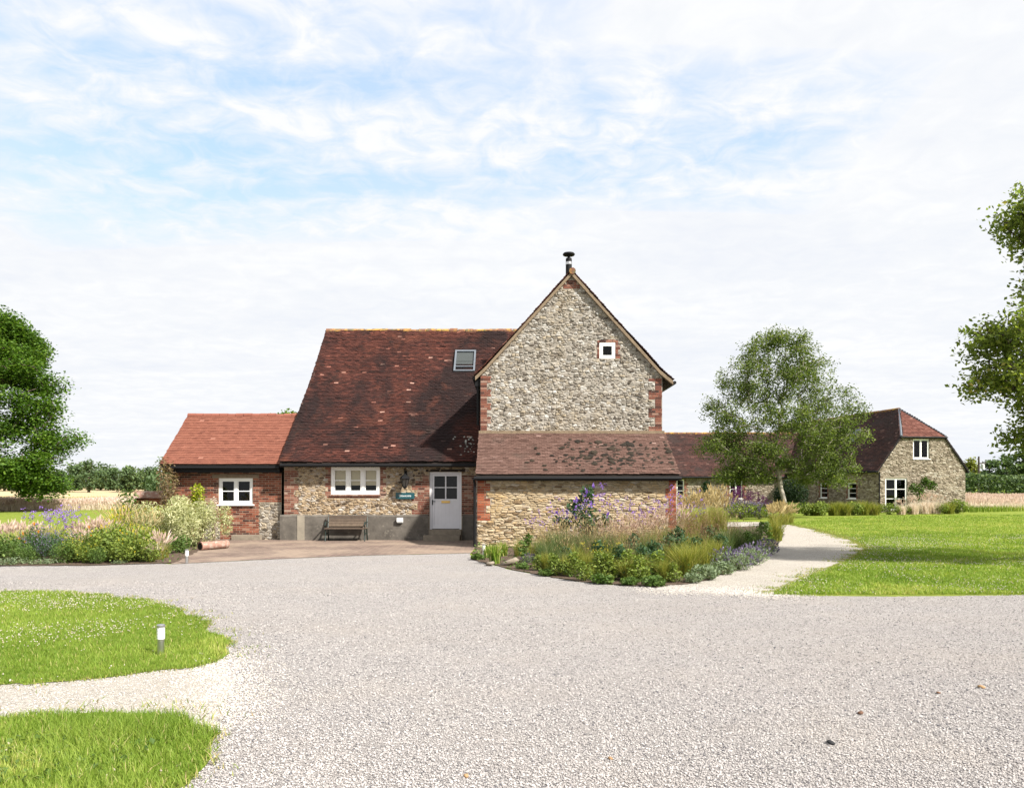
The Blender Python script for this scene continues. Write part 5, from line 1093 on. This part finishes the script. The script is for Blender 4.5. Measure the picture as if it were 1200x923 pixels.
# --- centre bed
put(grass('brown_grass', 'clump of fine grass with hazy red-brown seed heads in the centre bed', (0, 0, 0), 340, .95, .24, .6, 'g_green', 'h_brown', 100, .16, .01, 'red-brown hazy grasses of the centre bed', 501, .007, 9, hh=1.25),
    [(752, 658, .95), (770, 655, 1.05), (790, 652, 1.1), (812, 652, 1.05), (738, 652, .95), (835, 648, 1.0), (858, 642, .95), (722, 655, .9), (700, 657, .85), (772, 670, .75), (735, 672, .65), (640, 657, .7), (658, 655, .8), (680, 658, .8), (710, 664, .8), (745, 664, .85), (668, 664, .7), (690, 667, .7), (800, 660, .95), (825, 656, .95)])
put(grass('feather_grass', 'clump of arching grass with pale pink plumes at the back of the centre bed', (0, 0, 0), 380, 1.0, .2, .6, 'g_green', 'h_pink', 75, .2, .018, 'pale pink plumed grasses of the centre bed', 502, .008, hh=1.25),
    [(735, 647, .8), (755, 646, .85), (715, 648, .7), (775, 645, .9), (795, 640, .95), (667, 650, .5)])
put(grass('cream_grass', 'clump of tall grass with dense cream plumes beyond the corner of the lean-to', (0, 0, 0), 380, 1.25, .25, .5, 'g_gold', 'h_cream', 110, .24, .022, 'cream plumed grasses beyond the lean-to corner', 503, .009, hh=1.2),
    [(812, 628, 1.05), (828, 625, 1.1), (845, 623, 1.05), (800, 626, 1.0), (838, 619, 1.15)])
put(grass('gold_grass', 'yellow-green grass clump with long arching blades in the middle of the centre bed', (0, 0, 0), 420, .85, .16, .8, 'g_gold', None, 0, group='yellow-green arching grasses of the centre bed', seed=504, w=.010),
    [(806, 676, 1.1), (822, 668, 1.0), (795, 670, .95), (838, 660, .9), (712, 678, .6), (690, 674, .75), (665, 674, .65), (735, 681, .65), (752, 678, .8), (778, 682, .7), (672, 668, .85), (722, 672, .85), (640, 669, .6)])
put(grass('green_grass', 'upright green grass clump with narrow blades behind the low front leaves', (0, 0, 0), 380, .95, .24, .55, 'g_blue', 'h_cream', 18, .12, .008, 'upright green grasses of the centre bed', 505, .009, hh=1.15),
    [(650, 657, 1.05), (662, 660, 1.1), (674, 658, 1.1), (686, 664, 1.0), (700, 664, .95), (638, 660, .8), (718, 664, 1.0), (760, 664, 1.0), (865, 648, .95), (880, 644, .95), (848, 652, 1.0), (745, 669, .85), (705, 655, 1.05), (728, 671, .8), (780, 668, .9), (660, 670, .65), (644, 665, .75)])
put(grass('sword_leaf_clump', 'bright green clump of broad sword leaves at the left end of the centre bed', (0, 0, 0), 120, .62, .12, .5, 'g_lawn', None, 0, group='bright sword-leaved clumps of the centre bed', seed=506, w=.03, cat='perennial plant'),
    [(580, 661, 1.0), (572, 654, .7), (590, 652, .8)], ['bright green clump of broad sword leaves at left end of the centre bed', 'smaller sword-leaved clump next to the bollard in the centre bed', 'sword-leaved clump close to the lean-to wall foot'])
put(grass('straw_grass', 'thin pale straw coloured grass tuft at the lean-to wall', (0, 0, 0), 200, .7, .14, .5, 'g_gold', 'h_cream', 30, .12, .006, 'thin straw tufts before the lean-to wall', 507, .006), [(608, 652, .9), (640, 650, 1.1), (628, 655, 1.0), (655, 650, 1.2), (618, 650, .8), (670, 652, 1.1)])
put(shrub('leafy_perennial', 'low mound of bright green leaves along the front of the centre bed', (0, 0, 0), [(0, 0, .12, .38, .34, .16, 1)], 'l_green', .085, 520, 10, 'low leafy mounds along the front of the centre bed', 508, cat='perennial plant', up=.8, asp=.7),
    [(640, 675, .5), (705, 684, .6), (738, 686, .55), (766, 687, .7), (612, 667, .5), (560, 656, .5)])
put(shrub('toothed_perennial', 'yellow-green leafy clump between the front mounds and the grasses', (0, 0, 0), [(0, 0, .22, .3, .28, .24, 2), (.1, .05, .45, .16, .16, .18, 1)], 'l_olive', .075, 520, 16, 'yellow-green leafy clumps of the centre bed', 551, cat='perennial plant', up=.6, asp=.55),
    [(652, 675, .75), (684, 681, .7), (748, 683, .85), (716, 680, .8), (790, 683, .65), (668, 676, .8), (702, 679, .9), (732, 680, .95), (766, 681, .9), (630, 669, .6)])
put(shrub('leafy_stem_plant', 'dark green leafy stems standing among the grasses', (0, 0, 0), [(0, 0, .4, .24, .22, .4, 2), (.12, 0, .62, .15, .15, .22, 1)], 'l_budd', .085, 520, 14, 'dark leafy stems of the centre bed', 552, cat='perennial plant', up=.4, asp=.45),
    [(768, 672, .85), (782, 668, .95), (756, 676, .75), (846, 658, .85), (690, 650, 1.1), (725, 675, .75), (700, 670, .8), (742, 666, .95), (664, 669, .7), (812, 666, .9), (795, 661, 1.05), (828, 652, 1.0)])
put(shrub('tall_perennial', 'upright leafy green plant at the wall left of the tall grasses', (0, 0, 0), [(0, 0, .35, .16, .16, .35, 1), (.1, .05, .55, .12, .12, .2, .5)], 'l_green', .1, 260, 8, 'upright leafy plants of the centre bed', 509, cat='perennial plant', asp=.4),
    [(614, 659, .95), (889, 642, 1.0), (880, 650, .9), (900, 636, 1.0)], ['upright leafy green plant left of the tall grasses by the wall', 'upright leafy plant near the right tip of the centre bed', 'upright leafy plant behind the catmint', 'leafy plant last at the right tip of the centre bed'])
put(shrub('catmint_plant', 'grey-green mound with hazy mauve flower spikes at the right front of the centre bed', (0, 0, 0), [(0, 0, .17, .42, .38, .24, 1)], 'l_grey', .05, 900, 20, 'grey-green mauve flowered mounds of the centre bed', 510, 'f_mauve', 70, .032, 'flowering plant', .3, .45),
    [(865, 668, 0.902), (885, 658, 0.95), (897, 650, 0.902), (850, 666, 0.95), (878, 662, 0.95), (620, 660, 0.475)])
put(shrub('lambs_ear', 'silvery grey-green mound at the front corner where bed meets cream path', (0, 0, 0), [(0, 0, .15, .42, .34, .2, 1)], 'l_grey', .075, 620, 10, 'silvery mounds at the front of the centre bed', 511, cat='perennial plant', asp=.6),
    [(826, 679, .85), (845, 673, .8), (812, 683, .55)])
budd = shrub('buddleia_bush', 'dark leafy bush with violet flower spikes against the lean-to wall', (0, 0, 0), [(0, 0, 1.0, .38, .3, .55, 3), (-.5, 0, .75, .22, .22, .25, 1), (.55, 0, .85, .3, .22, .2, 1), (.1, 0, 1.6, .22, .22, .3, 1.6), (-.3, 0, 1.25, .2, .2, .25, 1), (-.75, 0, .9, .14, .14, .12, .5)], 'l_budd', .14, 900, 16, None, 512, 'f_purple', 22, .07, 'bush', .2, .35); X_, Y_ = gp(684, 646); budd.location = (X_, Y_, .02)
put(verbena('thin-stemmed violet verbena floating above the centre bed', (0, 0, 0), 8, 1.75, .5, 'tall thin-stemmed violet verbenas of the centre bed', 513, 'f_purple', .045), [(668, 648, .95), (625, 648, .75), (708, 647, 1.1), (725, 650, 1.05), (770, 645, 1.05), (785, 646, 1.1), (795, 640, 1.0), (690, 652, 1.15), (650, 647, .9), (640, 652, .8), (755, 652, .9), (815, 642, .9), (738, 645, .9)])
put(verbena('plume of magenta-purple flowers behind the cream grasses near the birch', (0, 0, 0), 26, 1.6, .7, 'magenta-purple flowering clumps near the birch', 514, 'f_magenta', .09, 'loosestrife_plant', 160), [(855, 606.5, 1.0), (872, 606.5, 1.1), (885, 606, 1.0), (865, 605, 1.15), (897, 606, .8)])
put(shrub('purple_shrub', 'dull green bushy clump with mauve flowers left of the birch', (0, 0, 0), [(0, 0, .5, 1.1, .7, .45, 1)], 'l_olive', .12, 900, 14, 'bushy mauve clumps left of the birch', 515, 'f_mauve', 120, .07, 'flowering plant'), [(868, 608, 1.0), (890, 608, .9)])
put(grass('plume_grass', 'short grass clump with fat pale plumes at the right tip beside the path', (0, 0, 0), 260, 1.0, .3, .8, 'g_gold', 'h_cream', 46, .42, .05, 'fat plumed grasses at the path bend', 516, .014), [(908, 617, .9), (917, 615, .95), (925, 613.5, .7)])
put(grass('lime_grass', 'fountain of lime yellow grass at the right end of the centre bed', (0, 0, 0), 420, .85, .2, .7, 'g_gold', None, 0, seed=517, w=.012), [(908, 634, 1.15)])
put(verbena('tiny yellow flowers on thin stems among the front grasses', (0, 0, 0), 7, .7, .4, 'yellow flowered stems of the centre bed', 518, 'f_yellow', .022, 'yellow_flower_plant', 40), [(695, 674, 1.0), (712, 672, 1.0), (722, 670, .9)])
# --- left bed
put(grass('pink_grass', 'arching grass clump with pink-cream plumes in the left bed', (0, 0, 0), 300, .8, .2, .6, 'g_green', 'h_pink', 95, .2, .022, 'pink plumed grasses of the left bed', 521, .008, hh=1.25),
    [(8, 647, .8), (24, 645, .82), (40, 645, .75), (92, 646, .8), (110, 645, .88), (124, 646, .85), (96, 651, .7), (-10, 648, .8), (115, 652, .65), (-40, 647, .85), (-75, 646, .8), (-110, 648, .8)])
put(shrub('yellow_leaf_perennial', 'dense yellow-green leafy clump along the front of the left bed', (0, 0, 0), [(0, 0, .35, .45, .4, .36, 1)], 'l_olive', .085, 1000, 14, 'yellow-green leafy clumps of the left bed front', 522, 'f_yellow', 9, .022, 'perennial plant', .5, .45),
    [(85, 659, .8), (103, 660, .65), (124, 658, 1.15), (143, 660, .75), (160, 658, 1.1), (174, 659, .7), (132, 653, 1.3), (152, 653, 1.25), (112, 655, .9), (-45, 659, .9), (-80, 660, .8)])
put(shrub('dark_leaf_perennial', 'dark green bushy clump at the front of the left bed', (0, 0, 0), [(0, 0, .4, .5, .45, .4, 1)], 'l_green', .075, 1000, 14, 'dark bushy clumps of the left bed', 523, cat='perennial plant'), [(20, 659, .7), (5, 657, .85), (96, 656, .8), (-12, 658, .8), (114, 661, .5), (74, 660, .6), (140, 656, .8), (33, 660, .5), (-60, 657, 1.0), (-95, 655, .9), (-30, 655, .9)])
put(shrub('aster_plant', 'grey-green bush with lilac daisy haze in the left bed', (0, 0, 0), [(0, 0, .5, .6, .5, .48, 1)], 'l_budd', .06, 1200, 20, 'lilac hazed bushes of the left bed', 524, 'f_mauve', 90, .03, 'flowering plant'), [(45, 656, 0.68), (60, 657, 0.68), (35, 652, 0.714), (72, 654, 0.68), (52, 650, 0.748)])
put(verbena('thin-stemmed violet verbena rising above the left bed', (0, 0, 0), 12, 1.2, .6, 'violet verbenas of the left bed', 525, 'f_purple', .05), [(62, 650, 1.0), (72, 648, 1.05), (80, 647, 1.0), (50, 648, 1.0)])
put(grass('peach_grass', 'peach coloured dry grass tuft at the right tip of the left bed', (0, 0, 0), 200, .62, .13, .75, 'g_gold', 'h_pink', 60, .17, .014, 'peach dry tufts at the right tip of the left bed', 553, .009), [(186, 656, 1.0), (192, 654, .9), (178, 659, .6)])
put(shrub('low_silver_plant', 'low grey-green mat at the very front of the left bed', (0, 0, 0), [(0, 0, .07, .5, .25, .1, 1)], 'l_grey', .05, 420, 6, 'low grey mats at the left bed edge', 526, cat='perennial plant'), [(15, 662, 1.0), (50, 661.5, .8), (140, 661, .5)])
put(shrub('orange_flower_plant', 'green clump dotted with orange flowers in the left bed', (0, 0, 0), [(0, 0, .4, .3, .3, .4, 1)], 'l_green', .07, 300, 8, 'orange dotted clumps of the left bed', 527, 'f_orange', 6, .04, 'flowering plant'), [(40, 652, 1.1), (112, 654, 1.0)])
put(shrub('silver_shrub', 'feathery cream and silver green shrub in front of the annexe wall', (0, 0, 0), [(0, 0, .55, .75, .5, .5, 2), (.35, 0, .95, .35, .35, .4, 1), (-.4, 0, .85, .4, .35, .35, 1), (.85, 0, .75, .22, .25, .5, .7)], 'l_silver', .085, 3400, 26, 'silvery variegated shrubs before the annexe', 528, asp=.3, up=.1),
    [(212, 643, 1.18), (193, 641, 1.121), (228, 641, 1.003)], ['feathery cream and silver green shrub nearest the clay pipe', 'feathery cream shrub left of the larger silver shrubs', 'silvery upright shrub touching the annexe wall'])
put(shrub('goldenrod_plant', 'tall clump of lemon yellow flower heads before the garden wall', (0, 0, 0), [(0, 0, .9, .6, .5, .75, 1)], 'l_lemon', .09, 700, 18, 'lemon yellow flowering clumps by the garden wall', 529, 'f_yellow', 70, .045, 'flowering plant'), [(150, 637, .72), (165, 637, .68), (178, 637, .72), (140, 637, .7), (206, 637, .75), (128, 639, .6)])
put(grass('wispy_grass', 'pale green wispy arching grass in front of the yellow flowers', (0, 0, 0), 300, 1.2, .22, .7, 'g_blue', 'h_cream', 40, .3, .012, 'wispy grasses of the left bed', 530, .009), [(150, 645, 1.0), (165, 648, .85), (138, 643, 1.0), (178, 645, .9), (118, 650, .7), (60, 652, .65), (28, 653, .6), (160, 655, .6), (98, 657, .5)])
put(shrub('bronze_shrub', 'twiggy bronze and rusty climbing shrub at the annexe corner', (0, 0, 0), [(0, 0, 1.9, .6, .4, .75, 2), (-.5, 0, 2.4, .4, .3, .45, 1), (.6, 0, 1.5, .45, .3, .7, 1.2), (1.1, 0, 1.1, .4, .25, .6, 1)], 'l_bronze', .1, 1100, 60, None, 531, stem_mat='twig', cat='shrub'), [(196, 634, 1.0)])
put(shrub('lemon_climber', 'bright lemon-leaved climber on the annexe wall left of its window', (0, 0, 0), [(0, 0, 1.5, .32, .2, .45, 2), (.25, 0, 1.0, .25, .2, .6, 1.4), (-.2, 0, .9, .25, .2, .4, .7)], 'l_lemon', .12, 620, 20, None, 532, cat='climber'), [(231, 634.5, 1.0)])
put(shrub('lemon_shrub', 'low lemon-green leafy shrub between the yellow flowers and bronze shrub', (0, 0, 0), [(0, 0, .7, .6, .4, .6, 1)], 'l_lemon', .1, 700, 14, None, 533), [(196, 640, 1.0)])
put(shrub('dead_stem_plant', 'dry beige stemmed plant by the annexe window sill', (0, 0, 0), [(0, 0, .8, .22, .2, .7, 1), (.1, 0, 1.2, .2, .15, .3, .6)], 'g_straw', .08, 420, 30, None, 534, asp=.3, stem_mat='twig', cat='perennial plant'), [(250, 636, 1.0)])
put(shrub('feathery_perennial', 'fresh green feathery clump in the middle of the left bed', (0, 0, 0), [(0, 0, .45, .4, .35, .45, 1)], 'l_lemon', .06, 700, 14, 'fresh green feathery clumps of the left bed', 554, cat='perennial plant', asp=.35, up=.1), [(66, 651, .85), (84, 650, .8), (140, 650, 1.0), (158, 651, .95), (172, 650, .95), (126, 641, .9), (106, 641, .75), (18, 650, .7), (186, 648, .8)])
put(shrub('green_bush', 'small dark green bush at the foot of the silver shrub', (0, 0, 0), [(0, 0, .25, .32, .3, .25, 1)], 'l_green', .07, 500, 8, 'low green bushes at the silver shrub foot', 535), [(212, 648, 1.0), (196, 649, .9)])
put(shrub('corner_shrub', 'green leafy shrub above the garden wall beside the orange roof', (0, 0, 0), [(0, 0, 1.7, .8, .6, .8, 2), (-.7, 0, 1.2, .5, .4, .5, 1)], 'l_far', .16, 1100, 16, None, 536), [(186, 622, 1.0)])
put(shrub('hedge_plant', 'light green upright bush left of the garden wall', (0, 0, 0), [(0, 0, .9, .55, .5, .9, 1)], 'l_green', .12, 700, 12, None, 537), [(150, 626, 1.0)])
# --- barn bed
put(shrub('evergreen_shrub', 'large very dark shrub against the barn behind the birch trunk', (0, 0, 0), [(0, 0, 1.5, 1.9, 1.2, 1.5, 2), (1.3, 0, 1.2, 1.3, 1.0, 1.2, 1)], 'l_dark', .2, 5200, 18, None, 541), [(929, 597.5, .85)])
put(shrub('barn_bed_perennial', 'bushy green clump in the strip along the foot of the barn', (0, 0, 0), [(0, 0, .42, .9, .5, .42, 1)], 'l_olive', .14, 800, 12, 'green clumps along the barn foot', 542, cat='perennial plant'), [(945, 604, 1.0), (962, 604, 1.1), (1000, 603.5, 1.0), (1042, 603, .9), (1122, 601.5, 1.1), (1100, 602, .9), (925, 604, 1.0), (1060, 602.5, .7)])
put(grass('barn_bed_grass', 'yellow-green arching grass in the strip along the foot of the barn', (0, 0, 0), 420, 1.15, .35, .8, 'g_gold', None, 0, group='yellow-green grasses along the barn foot', seed=543, w=.03), [(978, 604, 1.0), (990, 604, 1.1), (1012, 603.5, 1.15), (1024, 603.5, 1.0), (955, 604, .9), (1112, 602, .9)])
put(grass('rust_grass', 'rusty orange grass clump at the foot of the barn gable', (0, 0, 0), 420, 1.1, .35, .6, 'g_straw', 'h_pink', 50, .25, .02, 'rusty grasses at the barn gable foot', 544, .022), [(1070, 602.5, .95), (1084, 602, 1.1), (1095, 602, 1.0), (1056, 603, .8)])
put(shrub('wall_climber', 'dark green climber trained on the barn gable right of its french window', (0, 0, 0), [(0, 0, 1.2, .3, .15, .9, 2), (.7, 0, 1.9, .5, .12, .35, 1), (-.5, 0, 1.7, .4, .12, .4, 1), (.3, 0, 2.2, .3, .1, .3, 1)], 'l_green', .2, 800, 10, None, 545, cat='climber'), [(1079, 600.25, 1.0)])
put(shrub('wall_climber', 'dark climber on the low barn wing between its two white windows', (0, 0, 0), [(0, 0, 1.3, .8, .2, .9, 1), (1.2, 0, 2.0, 1.4, .2, .4, 1)], 'l_dark', .22, 800, 12, None, 546, cat='climber'), [(826, 594.9, 1.0)])
# leaf litter / ground cover in the beds
g = G(); rg = np.random.default_rng(601); n = 26000; x = rg.uniform(-12, 11, n); y = rg.uniform(14.5, 34, n); k = (inpoly(x, y, bed_c) | inpoly(x, y, bed_l)) & (rg.random(n) < .7)
leaves(g, np.stack([x[k], y[k], rg.uniform(.03, .24, k.sum()) * (.4 + vnoise(x[k], y[k], .5, 31))], 1), .07 * rg.uniform(.5, 1.4, k.sum()), .8, .6, None, 0, rg); struct('ground_cover', g, 'l_green', 'stuff', 'low leaves covering the soil of the flower beds', 'ground cover')

# ================================================================== CAMERA, LIGHT, SKY
cam = bpy.data.cameras.new('camera'); co = bpy.data.objects.new('camera', cam); COL.objects.link(co); SC.camera = co
co.location = (0, 0, CAM_H); co.rotation_euler = (PI / 2, 0, 0); cam.sensor_fit = 'HORIZONTAL'; cam.sensor_width = 36; cam.lens = 36 * F_PX / 1200; cam.shift_y = (HOR - 461.5) / 1200; cam.clip_start = .05; cam.clip_end = 8000
EL, AZ = math.radians(43), math.radians(54)           # sun behind the camera, to the right
sd = Vector((math.sin(AZ) * math.cos(EL), -math.cos(AZ) * math.cos(EL), math.sin(EL)))
L = bpy.data.lights.new('sun', 'SUN'); L.energy = 4.7; L.angle = math.radians(2.5); L.color = (1, .95, .87)
lo = bpy.data.objects.new('sun', L); COL.objects.link(lo); lo.rotation_euler = sd.to_track_quat('Z', 'Y').to_euler(); lo.location = (20, -20, 30)
wd = bpy.data.worlds.new('World'); SC.world = wd; wd.use_nodes = True; nt = wd.node_tree; bg = nt.nodes['Background']; out = nt.nodes['World Output']
st = nt.nodes.new('ShaderNodeTexSky'); st.sky_type = 'NISHITA'; st.sun_disc = False; st.sun_elevation = EL; st.sun_rotation = math.atan2(sd.x, sd.y); st.air_density = 1; st.dust_density = 1.2; st.ozone_density = 3.0
nt.links.new(mix(nt, .6, st.outputs[0], (1.8, 2.35, 3.6)), bg.inputs['Color']); bg.inputs['Strength'].default_value = .15
tc = nt.nodes.new('ShaderNodeTexCoord'); sp = nt.nodes.new('ShaderNodeSeparateXYZ'); nt.links.new(tc.outputs['Generated'], sp.inputs[0])
def mth(op, a, b=None, clamp=False):
    m = nt.nodes.new('ShaderNodeMath'); m.operation = op; m.use_clamp = clamp
    for i, v in enumerate((a, b)):
        if v is None: continue
        if isinstance(v, (int, float)): m.inputs[i].default_value = v
        else: nt.links.new(v, m.inputs[i])
    return m.outputs[0]
zz = mth('ADD', mth('MAXIMUM', sp.outputs[2], 0.0), .10); u = mth('DIVIDE', sp.outputs[0], zz); v = mth('DIVIDE', sp.outputs[1], zz)
cb = nt.nodes.new('ShaderNodeCombineXYZ'); nt.links.new(u, cb.inputs[0]); nt.links.new(v, cb.inputs[1])
mp = nt.nodes.new('ShaderNodeMapping'); nt.links.new(cb.outputs[0], mp.inputs['Vector']); mp.inputs['Rotation'].default_value = (0, 0, .12); mp.inputs['Scale'].default_value = (.55, 1.5, 1)
n1 = noise(nt, 1.5, 7, .58, mp.outputs[0], .5); n2 = noise(nt, 9.0, 5, .6, cb.outputs[0], .6); n3 = noise(nt, .55, 3, .5, cb.outputs[0], .2)
# a gap in the cloud layer, high ahead and a little to the left
def bump(val, c, w): return mth('SUBTRACT', 1.0, mth('POWER', mth('DIVIDE', mth('SUBTRACT', val, c), w), 2.0), True)
gap = mth('MAXIMUM', mth('MULTIPLY', bump(u, -.62, .80), bump(v, 1.72, .70)), mth('MULTIPLY', bump(u, .22, .62), bump(v, 1.85, .36))); gap = mth('POWER', gap, .5)
ns = mth('ADD', mth('MULTIPLY', n1, .50), mth('ADD', mth('MULTIPLY', n2, .34), mth('MULTIPLY', n3, .16)))
thin = mth('MULTIPLY', ramp(nt, [(.42, 1.0), (.565, 0.0)], ns), gap)
cloud = mth('SUBTRACT', 1.0, mth('MULTIPLY', thin, .95))
cc = ramp(nt, [(.36, (.68, .705, .755)), (.5, (.73, .745, .77)), (.62, (.79, .795, .805))], ns)
b2 = nt.nodes.new('ShaderNodeBackground'); nt.links.new(cc, b2.inputs['Color']); b2.inputs['Strength'].default_value = .56
mx = nt.nodes.new('ShaderNodeMixShader'); nt.links.new(cloud, mx.inputs[0]); nt.links.new(bg.outputs[0], mx.inputs[1]); nt.links.new(b2.outputs[0], mx.inputs[2]); nt.links.new(mx.outputs[0], out.inputs['Surface'])
SC.view_settings.view_transform = 'Standard'; SC.view_settings.look = 'None'; SC.view_settings.gamma = 1; SC.view_settings.exposure = 1.2; SC.view_settings.use_curve_mapping = False
SC.render.engine = 'CYCLES'; SC.cycles.max_bounces = 6; SC.cycles.transparent_max_bounces = 8; SC.cycles.use_denoising = True
SC.cycles.use_adaptive_sampling = True
